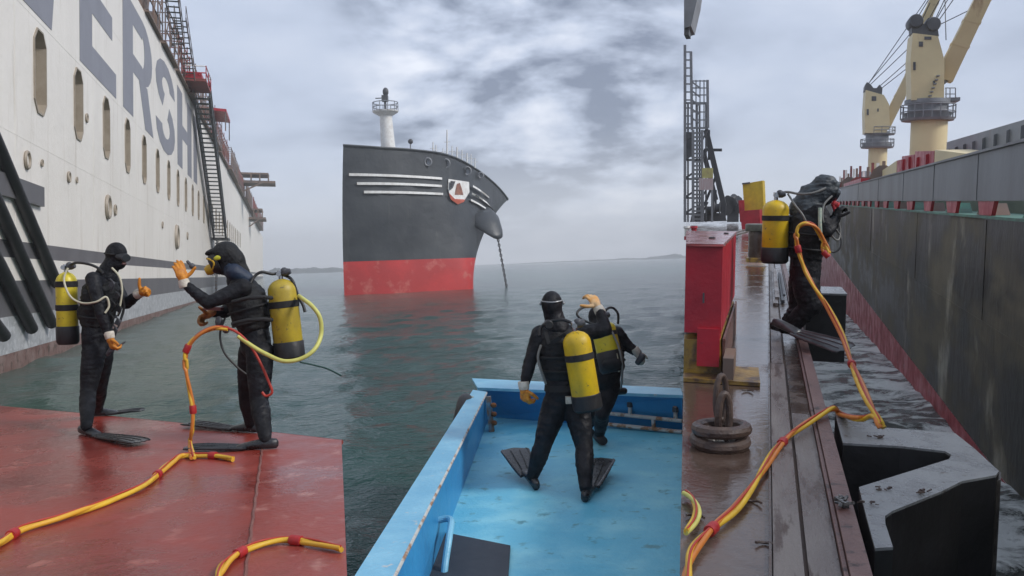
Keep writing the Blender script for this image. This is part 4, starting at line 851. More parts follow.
# ================================================================== RIGHT: hull of the ship alongside
LX = 2.43
hl = Thing('cargo_ship', 'weathered dark ship side with grey bulwark, red boot band and cream deck cranes kept separate', 'ship', (LX, 15, 0), H3)
hl.root['label'] = 'weathered dark cargo ship side with grey bulwark and red boot band'
HY0, HY1 = 2.0, 420.0
ysegs = [HY0 * (HY1 / HY0) ** (i / 30) for i in range(31)]
def hstrip(z0, z1, x0=LX, x1=None, mt=None, nm='plate', wob=0.0):
    x1 = x0 if x1 is None else x1; mb = MB(); n = len(ysegs)
    mb.v = [V((x0 + wob * noise.noise(V((y * .4, z0, 0))), y, z0)) for y in ysegs] + [V((x1 + wob * noise.noise(V((y * .4, z1, 0))), y, z1)) for y in ysegs]
    mb.f = [(i, i + 1, n + i + 1, n + i) for i in range(n - 1)]; return hl.part(nm, mb, mt, smooth=60)
hstrip(-1.55, -.222, mt=dark_hull3, nm='side_plating', wob=.0)
hstrip(-3.22, -1.555, x0=LX + .03, x1=LX - .003, mt=dark_hull3, nm='side_plating')
hstrip(-6.9, -3.222, x0=LX + .10, x1=LX + .026, mt=red_hull3, nm='red_boot_band')
hstrip(.004, .635, x0=LX - .01, mt=bulw3, nm='bulwark')
mb = MB(); mb.box((LX - .05, HY0, .637), (LX + .08, HY1, .67)); hl.part('bulwark_rail', mb, grey_st, smooth=0)
mb = MB(); mb.box((LX - .03, HY0, -.045 - .18), (LX + .9, HY1, -.19)); hl.part('ledge', mb, green_p, smooth=0)
mb = MB(); mb.box((LX + .9, HY0, -.3), (LX + .95, HY1, .1)); hl.part('inner_wall', mb, mat('inner_green_grey', (.16, .20, .15), (.28, .30, .24), rough=.6, scale=.8, stretch=(1, .3, 1)), smooth=0)
mb = MB(); mb.box((LX + .95, HY0, -.25), (LX + 12, HY1, -.05)); hl.part('main_deck', mb, scaf_r, smooth=0)
y = 7.9; k = 0
while y < 75:
    wd_ = .52; mb = MB()
    mb.prism([(LX + .02, y - wd_, -.002), (LX + .02, y + wd_, -.002), (LX + .02, y + wd_ * .72, -.187), (LX + .02, y - wd_ * .72, -.187)], (.05, 0, 0)); hl.part('bracket', mb, red_box, smooth=0)
    mb = MB(); mb.prism([(LX + .075, y + wd_ * .5, -.187), (LX + .075, y + wd_ * 1.7, -.187), (LX + .075, y + wd_, -.03)], (.3, 0, 0)); hl.part('gusset', mb, green_p if k % 2 else scaf_b, smooth=0)
    y += 2.62; k += 1
# vertical plate seams on bulwark and hull
for y in (9.9, 13.6, 17.5, 22, 28, 36, 48):
    mb = MB(); mb.bar((LX - .014, y, .01), (LX - .014, y, .628), .03, .008, up=(1, 0, 0)); hl.part('weld_seam', mb, bulw3, smooth=0)
for y in (8.2, 12.9, 19.5, 30): mb = MB(); mb.bar((LX - .004, y, -1.54), (LX - .004, y, -.24), .025, .008, up=(1, 0, 0)); hl.part('weld_seam', mb, dark_hull3, smooth=0)
mb = MB(); mb.box((LX - .006, HY0, -1.57), (LX, HY1, -1.548)); hl.part('weld_seam', mb, dark_hull3, smooth=0)
# deck gear inside the bulwark
def gear(name, lab, cat, x0, x1, y0, y1, z1, mt, ribs=0, z0=-.04, z2=None):
    t = Thing(name, lab, cat, ((x0 + x1) / 2, (y0 + y1) / 2, z0), H3); z2 = z1 if z2 is None else z2
    mb = MB(); mb.hexa([(x0, y0, z0), (x1, y0, z0), (x1, y1, z0), (x0, y1, z0)], [(x0, y0, z1), (x1, y0, z1), (x1, y1, z2), (x0, y1, z2)]); t.part('body', mb, mt, smooth=0)
    for i in range(ribs):
        yy = y0 + (y1 - y0) * (i + .5) / ribs; mb = MB(); mb.prism([(x0 - .002, yy, z1 - .02), (x0 - .07, yy, z1 - .05), (x0 - .07, yy, z1 - .3), (x0 - .002, yy, z0 + .6)], (0, .05, 0)); t.part('rib', mb, mt, smooth=0)
    return t
def gq(px, x): return H3.on(px, 190, 'x', x).y
def gz(px, py, x): return H3.on(px, py, 'x', x).z
def gear2(name, lab, cat, x0, x1, p0, p1, t0, t1, mt, ribs=0):
    return gear(name, lab, cat, x0, x1, gq(p0, x0), gq(p1, x0), gz(p0, t0, x0), mt, ribs, z2=gz(p1, t1, x0))
gear2('hatch_coaming', 'large grey hatch coaming at the upper right edge', 'hatch', 4.5, 9.5, 1120, 944.5, 92, 143, bulw3, 12)
gear2('yellow_housing', 'pale yellow deck housing between red housing and grey coaming', 'housing', 3.5, 4.3, 990, 933, 157, 150.5, crane_y).root['group'] = 'yellow deck housings'
gear2('red_housing', 'larger red deck housing against the big crane pedestal', 'housing', 3.5, 4.6, 932.5, 913.5, 151.5, 152, red_box, 2)
gear2('red_housing', 'shorter red deck housing left of the larger one', 'housing', 3.5, 4.4, 913, 900.5, 155, 157, red_box, 2)
gear2('red_housing', 'narrowest red deck housing next to the sloped yellow one', 'housing', 3.5, 4.4, 900, 896, 160, 161, red_box)
gear2('yellow_housing', 'sloped yellow deck housing left of the red ones', 'housing', 3.5, 4.3, 895.5, 874, 161, 176, crane_y).root['group'] = 'yellow deck housings'
WL_ = ['nearest rusty winch of the row behind the far bulwark', 'second rusty winch from the yellow housing along the bulwark', 'red oxide winch third from the yellow housing', 'grey winch fourth from the yellow housing', 'rusty winch fifth from the yellow housing', 'red bedded winch midway along the far bulwark row', 'seventh small winch from the yellow housing', 'small grey winch just past the middle of the row', 'ninth small winch from the yellow housing', 'tiny red oxide winch tenth in the row', 'tiny rusty winch eleventh in the row', 'third farthest tiny winch along the bulwark', 'second farthest tiny winch along the bulwark', 'farthest tiny winch along the bulwark']
for i in range(14):
    y = 39 + i * 2.6; mb = MB(); r_ = R.uniform(.3, .62)
    mb.lathe((3.5, y, R.uniform(.5, 1.0)), (4.2, y + 1.6, R.uniform(.7, 1.3)), [(0, r_), (.2, r_ * .5), (.8, r_ * .6), (1, r_)], 10)
    t = Thing('deck_winch', '', 'winch', (3.8, y, 0), H3, 'rusty winches along the far bulwark'); t.root['label'] = WL_[i]
    t.part('drum', mb, [scaf_b, scaf_r, grey_st, scaf_b][i % 4]); mb = MB(); mb.box((3.4, y - .3, -.04), (4.3, y + 1.2, .8)); mb.bar((3.6, y + .5, .7), (3.6, y + .7, 1.5 + R.random() * .8), .12); t.part('bed', mb, [scaf_b, white_p, scaf_r][i % 3], smooth=0)
gear('red_locker', 'bright red locker at the far tip of the bulwark beside the diver\'s head', 'locker', 2.9, 4.2, 42, 55, .98, red_box)
# cranes
def c_at(px, py, y): return D3.at(px, py, y)
def lat_cyl(t, px, y0, y1, hw, dep, mt, nm, n=24, taper=1.0):
    a, b = c_at(px, y0, dep), c_at(px, y1, dep); a.x = b.x = (a.x + b.x) / 2; r_ = hw / 900 * dep
    mb = MB(); mb.lathe(a, b, [(0, r_), (1, r_ * taper)], n); return t.part(nm, mb, mt)
def gallery(t, px, yb, hw, dep, h=6, n=18):
    c = c_at(px, yb, dep); r_ = hw / 900 * dep; hh = h / 900 * dep
    mb = MB(); mb.lathe(c - V((0, 0, .12)), c + V((0, 0, .04)), [(0, r_ * .95), (1, r_)], 28); t.part('gallery_floor', mb, grey_st)
    for k in (.5, 1): mb = MB(); mb.tube([c + V((math.cos(a) * r_, math.sin(a) * r_, hh * k)) for a in [2 * math.pi * i / 24 for i in range(24)]], .035, 5, closed=True); t.part('rail', mb, grey_st)
    for i in range(n): a = 2 * math.pi * i / n; q = c + V((math.cos(a) * r_, math.sin(a) * r_, 0)); mb = MB(); mb.bar(q, q + V((0, 0, hh)), .05); t.part('post', mb, grey_st, smooth=0)
def jib(t, pa, pb, wa, wb, dep, mt=crane_y):
    a, b = c_at(*pa, dep), c_at(*pb, dep - 2); w0, w1 = wa / 900 * dep, wb / 900 * dep; d = (b - a).normalized(); s_ = d.cross(V((0, 1, 0))).normalized()
    mb = MB(); cr_ = lambda c, w_: [c - s_ * w_ / 2 - V((0, w_ * .45, 0)), c + s_ * w_ / 2 - V((0, w_ * .45, 0)), c + s_ * w_ / 2 + V((0, w_ * .45, 0)), c - s_ * w_ / 2 + V((0, w_ * .45, 0))]
    mb.hexa(cr_(a, w0), cr_(b, w1)); t.part('jib', mb, mt, smooth=0)
    for f in (.35, .6, .85): c = a.lerp(b, f); w_ = (w0 + (w1 - w0) * f) * 1.06; mb = MB(); mb.hexa(cr_(c, w_), cr_(c + d * .18, w_)); t.part('jib_collar', mb, mt, smooth=0)
def cables(t, pairs, dep, r_=.03):
    for a, b in pairs: mb = MB(); mb.tube([c_at(*a, dep), c_at(*b, dep - 1)], r_, 5); t.part('cable', mb, dk_st)
DB = 60
cb = Thing('deck_crane', 'larger cream deck crane with two ring galleries, nearer one', 'crane', H3.at(927, 190, DB), D3); cb.base = c_at(927, 200, DB); cb.root.matrix_world = D3.M @ Matrix.Translation(cb.base)
lat_cyl(cb, 927.5, 205, 118, 15.5, DB, crane_y, 'pedestal'); lat_cyl(cb, 927.5, 118, 113, 19, DB, grey_st, 'slew_ring', taper=1.1); lat_cyl(cb, 927.5, 113, 104, 16.5, DB, grey_st, 'slew_neck'); lat_cyl(cb, 927.5, 104, 100, 19.5, DB, grey_st, 'slew_ring')
gallery(cb, 927.5, 119, 23, DB, 12, 20)
def house(t, pts, dep, thick, mt=crane_y, nm='house'):
    mb = MB(); mb.prism([c_at(x, y, dep - thick / 2) for x, y in pts], (0, thick, 0)); return t.part(nm, mb, mt, smooth=0)
house(cb, [(911.5, 100), (944, 100), (944.5, 60), (938, 36), (913, 33), (910.5, 60)], DB, 2.1)
house(cb, [(912, 33), (939, 36), (937, 24), (932, 17), (928, 18), (925, 24), (920, 23), (918, 15), (914, 16), (911.5, 24)], DB, 1.2, dk_st, 'sheave_head')
for x, y in ((916.5, 20.5), (934, 23.5)): mb = MB(); c = c_at(x, y, DB - .8); mb.lathe(c, c + V((0, 1.6, 0)), [(0, .36), (.1, .42), (.9, .42), (1, .36)], 18); cb.part('sheave', mb, dk_st)
for x, y, w_, h_ in ((921, 44, 4, 5), (928, 38, 7, 3), (914.5, 66, 2.5, 8), (934, 82, 2, 2)): house(cb, [(x - w_ / 2, y - h_ / 2), (x + w_ / 2, y - h_ / 2), (x + w_ / 2, y + h_ / 2), (x - w_ / 2, y + h_ / 2)], DB - 1.07, .06, dk_st, 'window')
q = DB - 1.2
for i in range(6): house(cb, [(929 + i * 1.6, 96 - i * 4), (932 + i * 1.6, 96 - i * 4), (932 + i * 1.6, 95 - i * 4), (929 + i * 1.6, 95 - i * 4)], q, .3, grey_st, 'step')
mb = MB(); c0_ = c_at(945, 101, DB - .5); mb.box(c0_, c_at(956, 99.5, DB + .8)); cb.part('side_platform', mb, grey_st, smooth=0)
for x in (946, 950, 955.5): mb = MB(); mb.bar(c_at(x, 100, DB - .5), c_at(x, 88, DB - .5), .05); cb.part('post', mb, grey_st)
for y in (88, 94): mb = MB(); mb.bar(c_at(945, y, DB - .5), c_at(955.6, y, DB - .5), .05); cb.part('rail', mb, grey_st)
jib(cb, (943, 80), (990, -16), 15, 12, DB); 
cables(cb, [((936, 20), (952, -8)), ((937, 23), (960, -10)), ((937, 26), (978, 6)), ((934, 22), (948, -8)), ((930, 17), (944, -8)), ((916, 20), (932, -6)), ((920, 24), (930, 3)), ((945, 0), (946, 40))], DB, .028)
house(cb, [(944.5, 75), (951, 70), (950, 80), (945, 84)], DB, .6, grey_st, 'jib_hinge')
DS = 94
cs_ = Thing('deck_crane', 'smaller cream deck crane farther away left of the big one', 'crane', c_at(877, 190, DS), D3)
lat_cyl(cs_, 877, 200, 147, 8.2, DS, crane_y, 'pedestal'); lat_cyl(cs_, 877, 147, 143, 12.5, DS, grey_st, 'slew_ring'); lat_cyl(cs_, 877, 143, 135, 10, DS, grey_st, 'slew_neck'); lat_cyl(cs_, 877, 135, 132.5, 11, DS, grey_st, 'slew_ring')
gallery(cs_, 877, 147, 14.5, DS, 7, 16)
house(cs_, [(865, 133), (886, 133), (890, 125), (889, 104), (884, 95), (866, 90), (864.5, 110)], DS, 2.4)
house(cs_, [(864.5, 91), (882, 95), (882.5, 88), (879.5, 84.5), (877, 88), (873.5, 88), (870.5, 84), (867, 82), (865, 86)], DS, 1.4, dk_st, 'sheave_head')
for x, y, w_, h_ in ((874, 98.5, 4.5, 4.5), (867.8, 112, 2, 6), (878, 110, 1.5, 3)): house(cs_, [(x - w_ / 2, y - h_ / 2), (x + w_ / 2, y - h_ / 2), (x + w_ / 2, y + h_ / 2), (x - w_ / 2, y + h_ / 2)], DS - 1.22, .06, dk_st, 'window')
gallery(cs_, 880, 134, 13, DS, 6, 12)
jib(cs_, (884, 128), (928, 40), 9, 8, DS)
cables(cs_, [((868, 84), (915, 28)), ((871, 84), (913, 44)), ((880, 86), (914, 56)), ((882, 88), (915, 62)), ((869, 83), (926, 0))], DS, .04)
fj = Thing('far_jib', 'slim cream jib rising behind the head of the larger crane', 'crane', c_at(926, 30, 97), D3); jib(fj, (919, 34), (942, -16), 8, 8, 97)

# churned water between pontoon and hull
def foam_water():
    m = bpy.data.materials.new('foamy_water'); m.use_nodes = True; t = m.node_tree; N = t.nodes; L = t.links; b = N['Principled BSDF']
    g = N.new('ShaderNodeNewGeometry'); n = N.new('ShaderNodeTexNoise'); n.inputs['Scale'].default_value = 1.5; n.inputs['Detail'].default_value = 9; n.inputs['Roughness'].default_value = .68; n.inputs['Distortion'].default_value = .6; L.new(g.outputs['Position'], n.inputs[0])
    r = N.new('ShaderNodeMapRange'); L.new(n.outputs[0], r.inputs[0]); r.inputs[1].default_value = .44; r.inputs[2].default_value = .56
    mx = N.new('ShaderNodeMixRGB'); L.new(r.outputs[0], mx.inputs[0]); mx.inputs[1].default_value = (.014, .030, .027, 1); mx.inputs[2].default_value = (.82, .86, .84, 1); L.new(mx.outputs[0], b.inputs['Base Color'])
    r2 = N.new('ShaderNodeMapRange'); L.new(r.outputs[0], r2.inputs[0]); r2.inputs[3].default_value = .1; r2.inputs[4].default_value = .7; L.new(r2.outputs[0], b.inputs['Roughness'])
    bn = N.new('ShaderNodeBump'); bn.inputs['Distance'].default_value = .3; L.new(n.outputs[0], bn.inputs['Height']); L.new(bn.outputs[0], b.inputs['Normal']); return m
c4 = [W.on(x, y, 'z', 0) for x, y in ((786, 262), (850, 262), (1200, 660), (790, 660))]
mb = MB(); NU, NV = 40, 150
for j in range(NV + 1):
    f = (j / NV) ** 2.6
    a = c4[3].lerp(c4[0], f); b = c4[2].lerp(c4[1], f)
    for i in range(NU + 1):
        p = a.lerp(b, i / NU); p.z = .12 + .10 * noise.noise(V((p.x * .8, p.y * .8, 0))) + .05 * noise.noise(V((p.x * 2.3, p.y * 2.3, 4))); mb.v.append(p)
mb.f = [(j * (NU + 1) + i, j * (NU + 1) + i + 1, (j + 1) * (NU + 1) + i + 1, (j + 1) * (NU + 1) + i) for j in range(NV) for i in range(NU)]
single('churned_water', mb, foam_water(), None, None, kind='structure', smooth=180, base=(0, 0, 0))
# ================================================================== PEOPLE
def rings_between(a, b): pass
def hand(t, wrist, d, nrm, thumb, curl=.5, mt=glove_o, s=1.08, cuff=True, fr=W, spread=.06):
    """five separate fingers: d wrist->knuckles, nrm the way the palm faces, thumb its direction; curl in radians per joint"""
    wrist = V(wrist); d = V(d).normalized(); nrm = V(nrm); nrm = (nrm - d * nrm.dot(d)).normalized(); sd = d.cross(nrm).normalized(); thumb = V(thumb).normalized()
    if sd.dot(thumb) < 0: sd = -sd
    mb = MB(); mb.ball(wrist + d * .052 * s, (.050 * s, .044 * s, .020 * s), 14, 10, (d, sd, nrm)); mb.cap(wrist - d * .015, wrist + d * .03, .030 * s, .032 * s, 12)
    for i, (o_, ln) in enumerate(((.031, .92), (.011, 1.0), (-.010, .94), (-.030, .76))):
        p = wrist + d * (.085 - .006 * abs(i - 1)) * s + sd * o_ * s; q = (d + sd * spread * (1.2 - i * .8)).normalized(); dd, nn = q, nrm; c_ = curl * (1 + .12 * i)
        for L_, r0, r1 in ((.040, .0125, .0118), (.027, .0118, .0108), (.022, .0108, .009)):
            a = c_; dd2 = dd * math.cos(a) + nn * math.sin(a); nn = nn * math.cos(a) - dd * math.sin(a); dd = dd2
            e_ = p + dd * L_ * ln * s; mb.cap(p, e_, r0 * s, r1 * s, 10); p = e_
    p = wrist + d * .028 * s + sd * .034 * s; k = (thumb * .8 + sd * .45).normalized(); e_ = p + k * .036 * s; mb.cap(p, e_, .0155 * s, .0135 * s, 10)
    k = (thumb + d * .05).normalized(); e2 = e_ + k * .030 * s; mb.cap(e_, e2, .0135 * s, .0125 * s, 10); mb.cap(e2, e2 + k * .02 * s, .0125 * s, .0105 * s, 10)
    g = t.part('glove', mb, mt, vox=.0045, sm=1)
    if cuff:
        m2 = MB(); m2.lathe(wrist - d * .055, wrist + d * .012, [(0, .040 * s), (.2, .042 * s), (.8, .039 * s), (1, .036 * s)], 14); t.part('glove_cuff', m2, cuff_w, parent=g)
    return g
def fin(t, heel, tip, w_=.20, up=(0, 0, 1), lift=0.0, mt=wetrub, boot=True):
    heel, tip = V(heel), V(tip); up = V(up); d = (tip - heel); L_ = d.length; d.normalize(); s_ = d.cross(up).normalized(); up = s_.cross(d).normalized()
    mb = MB(); st = [(.30, .052, .0), (.45, .066, .004), (.62, .080, .012), (.8, .092, .02), (.95, .10, .02), (1.0, .088, .018)]
    st = [(f * L_, w2 * w_ / .2, z + .022) for f, w2, z in st]; n = len(st); th = .007
    P_ = []
    for f, w2, z in st:
        for k in range(7): u = -1 + 2 * k / 6; P_.append(heel + d * (f + (.02 if abs(u) < .5 else 0) * (f > .97 * L_)) + s_ * u * w2 + up * (z + lift * f / L_ + .004 * (k % 2)))
    o_ = len(P_); P_ += [p - up * th for p in P_]; fs = []
    for i in range(n - 1):
        for k in range(6): a = i * 7 + k; fs += [(a, a + 1, a + 8, a + 7), (o_ + a, o_ + a + 7, o_ + a + 8, o_ + a + 1)]
        fs += [(i * 7, i * 7 + 7, o_ + i * 7 + 7, o_ + i * 7), (i * 7 + 6, o_ + i * 7 + 6, o_ + i * 7 + 13, i * 7 + 13)]
    for k in range(6): fs += [(k, o_ + k, o_ + k + 1, k + 1), ((n - 1) * 7 + k, (n - 1) * 7 + k + 1, o_ + (n - 1) * 7 + k + 1, o_ + (n - 1) * 7 + k)]
    mb.add(P_, fs); f_ = t.part('fin', mb, mt, smooth=40)
    for sg_ in (-1, 1):
        m2 = MB(); m2.tube([heel + d * f + s_ * sg_ * w2 + up * (z + lift * f / L_) for f, w2, z in st], [.014, .015, .014, .012, .010, .006], 8); t.part('side_rail', m2, mt, parent=f_)
    for u in (-.33, .33):
        m2 = MB(); m2.tube([heel + d * f + s_ * u * w2 + up * (z + .004 + lift * f / L_) for f, w2, z in st[:-1]], [.009, .009, .008, .006, .004], 6); t.part('rib', m2, mt, parent=f_)
    m2 = MB(); q = min(.30, L_ * .5)
    m2.ell([(heel + d * f * q / .3 + up * h, s_ * a, up * b) for f, h, a, b in ((-.035, .045, .012, .02), (-.02, .045, .032, .040), (.04, .048, .040, .046), (.12, .044, .044, .042), (.20, .036, .050, .034), (.27, .030, .052, .024), (.31, .026, .045, .014))], 16)
    t.part('foot_pocket', m2, mt, parent=f_, smooth=80); return f_
def tank(t, top, bot, r_, mt, boot=.22, bands=(.30, .0), valve=True, twin=False, fwd=None):
    top, bot = V(top), V(bot); L_ = (bot - top).length; ax = (bot - top).normalized()
    mb = MB(); mb.lathe(top, bot, [(0, .022), (.01, r_ * .35), (.03, r_ * .62), (.07, r_ * .85), (.115, r_ * .97), (.16, r_), (.97, r_), (1, r_ * .9)], 28); o = t.part('scuba_tank', mb, mt, smooth=50)
    m2 = MB(); m2.lathe(top + ax * L_ * (1 - boot), bot + ax * .012, [(0, r_ + .004), (.04, r_ + .008), (.85, r_ + .007), (1, r_ * .9)], 28); t.part('tank_boot', m2, rubber, parent=o)
    for f in bands:
        if f: m2 = MB(); m2.lathe(top + ax * L_ * (f - .042), top + ax * L_ * (f + .042), [(0, r_ + .001), (.06, r_ + .006), (.94, r_ + .006), (1, r_ + .001)], 28); t.part('cam_band', m2, webb, parent=o)
    if valve:
        u, v = perp(ax); m2 = MB(); m2.lathe(top + ax * .01, top - ax * .075, [(0, .02), (.5, .02), (.6, .028), (1, .024)], 12); m2.lathe(top - ax * .045 - u * .065, top - ax * .045 + u * .065, [(0, .022), (.25, .022), (.3, .012), (.7, .012), (.75, .022), (1, .022)], 12); t.part('tank_valve', m2, chrome, parent=o)
        m2 = MB(); m2.ball(top - ax * .065 + v * .035, .034, 12, 8); m2.lathe(top - ax * .05 + v * .02, top - ax * .06 + v * .09, [(0, .03), (.5, .034), (1, .022)], 12); t.part('first_stage', m2, dk_st, parent=o)
    return o
def hose(t, pts, r_, mt, k=8, name='hose', parent=None):
    mb = MB(); mb.tube(spline(pts, k), r_, 10); return t.part(name, mb, mt, parent=parent, smooth=80)
def diver(label, fr, base, J, side, rh=.098, gr='divers', bulk=1.0, headaxes=None, arms='LR', legs='LR', vest=True, vb=1.0, belly=1.0):
    t = Thing('person', label, 'person', base, fr, gr); side = V(side).normalized(); b = MB()
    hip, waist, chest, neck, head = (V(J[k]) for k in ('hip', 'waist', 'chest', 'neck', 'head'))
    def fv(a, c): d = (V(c) - V(a)).normalized(); f = side.cross(d).normalized(); return f
    f0, f1, f2 = fv(hip, waist), fv(waist, chest), fv(chest, neck); B_ = bulk; low = hip - (waist - hip).normalized() * .10
    tors = [(low, side * .10, f0 * .09), (hip - (waist - hip) * .15, side * .165 * B_, f0 * .122 * B_), (hip.lerp(waist, .3), side * .165 * B_, f0 * .122 * B_), (waist, side * .148 * B_, f1 * .108 * B_ * belly), (waist.lerp(chest, .5), side * .165 * B_, f1 * .118 * B_), (chest, side * .182 * B_, f2 * .125 * B_), (chest.lerp(neck, .5), side * .178 * B_, f2 * .11 * B_), (chest.lerp(neck, .82), side * .13 * B_, f2 * .085), (neck, side * .07, f2 * .065), (neck.lerp(head, .35), side * .058, f2 * .06)]
    b.ell(tors, 26)
    for s_ in arms:
        sh_, el_, wr_ = V(J['sh' + s_]), V(J['el' + s_]), V(J['wr' + s_])
        b.cap(chest.lerp(neck, .55).lerp(sh_, .35), sh_, .075, .068 * B_); m_ = sh_.lerp(el_, .45); b.cap(sh_, m_, .074 * B_, .064 * B_); b.cap(m_, el_, .064 * B_, .054); m_ = el_.lerp(wr_, .3); b.cap(el_, m_, .054, .055); b.cap(m_, wr_, .055, .038)
    for s_ in legs:
        h_, k_, a_ = V(J['hi' + s_]), V(J['kn' + s_]), V(J['an' + s_]); m_ = h_.lerp(k_, .45)
        b.cap(h_, m_, .112 * B_, .102 * B_); b.cap(m_, k_, .102 * B_, .074 * B_); m_ = k_.lerp(a_, .35); b.cap(k_, m_, .072 * B_, .076 * B_); b.cap(m_, a_, .076 * B_, .052)
        if 'to' + s_ in J: b.cap(a_, a_.lerp(V(J['to' + s_]), .35), .042, .038)
    t.part('body', b, wetsuit, vox=.012, sm=3, fold=.0055)
    # hood
    h = MB(); ax = headaxes or (side, side.cross(V((0, 0, 1))).normalized(), V((0, 0, 1))); up = ax[2]; fwd = ax[1]
    h.ball(head + up * .015, (.090, .112, .112), 20, 14, ax); h.ball(head - up * .075 + fwd * .040, (.070, .072, .068), 16, 10, ax); h.cap(neck, head - up * .03, .088, .080, 16); h.cap(neck, neck.lerp(chest, .25), .092, .11, 16)
    h.ball(head + fwd * .108 - up * .022, (.017, .02, .028), 10, 8, ax)
    t.part('hood', h, wetsuit, vox=.010, sm=3)
    if vest:
        v_ = MB(); q = [(waist.lerp(hip, .25), side * .168 * B_, f1 * .128 * B_), (waist, side * .170 * B_, f1 * .135 * B_), (waist.lerp(chest, .4), side * .185 * B_ * vb, f1 * .148 * B_ * vb), (chest, side * .192 * B_ * vb, f2 * .150 * B_ * vb), (chest.lerp(neck, .35), side * .165 * B_, f2 * .135 * B_), (chest.lerp(neck, .65), side * .11 * B_, f2 * .105 * B_)]
        v_.ell(q, 26)
        for sg_ in (-1, 1):
            v_.ball(waist.lerp(chest, .25) + side * sg_ * .13 * B_ + f1 * .06, (.055, .05, .085), 12, 8); v_.cap(chest + side * sg_ * .09 - f2 * .10, chest.lerp(neck, .75) + side * sg_ * .10, .035, .035, 10); v_.cap(chest.lerp(neck, .75) + side * sg_ * .10, chest + side * sg_ * .085 + f2 * .13, .035, .032, 10)
        vv = t.part('buoyancy_vest', v_, vestm, vox=.012, sm=3, fold=.009)
        for f in (.15, .62):
            m2 = MB(); c = waist.lerp(chest, f); ks = .172 + .03 * f
            m2.tube([c + side * math.cos(a) * ks * B_ * 1.03 * vb + f1 * math.sin(a) * (.142 + .012 * f) * B_ * 1.05 * vb for a in [2 * math.pi * i / 28 for i in range(28)]], .011, 6, closed=True); t.part('strap', m2, webb, parent=vv)
    return t
def stand(fr, Yb):
    return lambda x, y, dy=0.0: fr.at(x, y, Yb + dy)

# ---- left photo diver, standing, thumb up
p = stand(W, 8.85)
footN, footF = d1(87, 436, Z1), d1(98, 417, Z1)
J = dict(head=p(116, 255), neck=p(108, 271), chest=p(101, 292), waist=p(97, 320), hip=p(98, 343), shL=p(93, 279, -.17), elL=p(100, 310, -.26), wrL=p(109, 336, -.24),
         shR=p(112, 280, .14), elR=p(126, 304, .10), wrR=p(140, 293, -.02), hiL=p(94, 352, -.08), knL=p(88, 392, -.15), anL=footN + V((0, 0, .09)), hiR=p(102, 352, .08), knR=p(100, 386, .3), anR=footF + V((0, 0, .09)))
A_side = V((-.42, -.9, 0))
hax = (V((-.35, -.93, 0)).normalized(), V((.93, -.35, -.12)).normalized(), V((.12, 0, 1)).normalized())
A = diver('diver in black raising an orange gloved thumb, pale hoses across the chest', W, footN, J, A_side, headaxes=hax, bulk=1.0)
hand(A, p(140.5, 293, -.02), (.85, -.3, .25), (.1, -.5, -.3), (.05, 0, 1), curl=1.25, s=1.2)
hand(A, p(110, 337.5, -.25), (.22, -.1, -1), (.6, .5, 0), (.8, -.5, -.4), curl=.85, s=1.15)
hd = J['head']; m2 = MB(); fw_ = hax[1]; sd_ = hax[0]; u_ = hax[2]
m2.ell([(hd + fw_ * .070 - u_ * .012, sd_ * .080, u_ * .046), (hd + fw_ * .100 - u_ * .016, sd_ * .076, u_ * .046), (hd + fw_ * .126 - u_ * .020, sd_ * .062, u_ * .038)], 18); mk = A.part('dive_mask', m2, rubber)
m2 = MB(); m2.ell([(hd + fw_ * .124 - u_ * .020, sd_ * .055, u_ * .031), (hd + fw_ * .129 - u_ * .020, sd_ * .052, u_ * .029)], 18); A.part('lens', m2, glass, parent=mk)
m2 = MB(); m2.tube([hd + sd_ * math.cos(a) * .094 + fw_ * math.sin(a) * .114 + u_ * (.01) for a in [math.radians(q) for q in range(30, -211, -12)]], .009, 6); A.part('mask_strap', m2, webb, parent=mk)
m2 = MB(); m2.ball(hd + fw_ * .050 - u_ * .066, (.056, .062, .040), 16, 10, hax); m2.ball(hd + fw_ * .112 - u_ * .045, (.015, .016, .016), 10, 8, hax); A.part('face', m2, skin, vox=.006)
m2 = MB(); m2.ball(hd + fw_ * .108 - u_ * .078, (.030, .018, .014), 10, 8, hax); A.part('mouth', m2, mat('dark_lips', (.10, .045, .04), rough=.5))  # mouth in one dark brown tone
tk = tank(A, p(66, 272, -.02), p(68, 343, -.02), .098, tank_l, boot=.24, bands=(.17, .50))
hose(A, [p(66, 268), p(75, 263, -.08), p(88, 264, -.12), p(98, 268, -.1), p(104, 274, -.15)], .013, hose_b)
hose(A, [p(68, 268, -.1), p(64, 280, -.14), p(70, 296, -.2), p(82, 303, -.28), p(96, 302, -.33), p(106, 297, -.3), p(109, 306, -.28), p(105, 313, -.3)], .010, hose_w)
hose(A, [p(112, 268, -.12), p(119, 276, -.15), p(122, 288, -.15), p(121, 300, -.15), p(118, 316, -.16)], .010, hose_w)
hose(A, [p(120, 290, -.16), p(124, 306, -.12), p(120, 322, -.14)], .012, hose_b)
for x, y, r_ in ((112, 284, .03), (117, 296, .03), (113, 305, .028), (119, 309, .032), (111, 318, .03), (118, 322, .035), (115, 330, .025)):
    m2 = MB(); m2.bar(p(x - 1.5, y + 2.5, -.17), p(x + 1.5, y - 2.5, -.17), r_ * 1.3, r_ * .7, up=(0, -1, 0)); m2.tube(spline([p(x - 2, y - 5, -.17), p(x + 2, y, -.20), p(x - 1, y + 7, -.17)], 5), .008, 6); A.part('harness_buckle', m2, [rubber, dk_st, webb][int(x) % 3])
m2 = MB(); m2.cap(p(110, 352, -.25), p(125, 342, -.22), .012, .008, 8); m2.cap(p(108, 354, -.22), p(112, 347, -.25), .022, .018, 10); A.part('gauge', m2, dk_st)
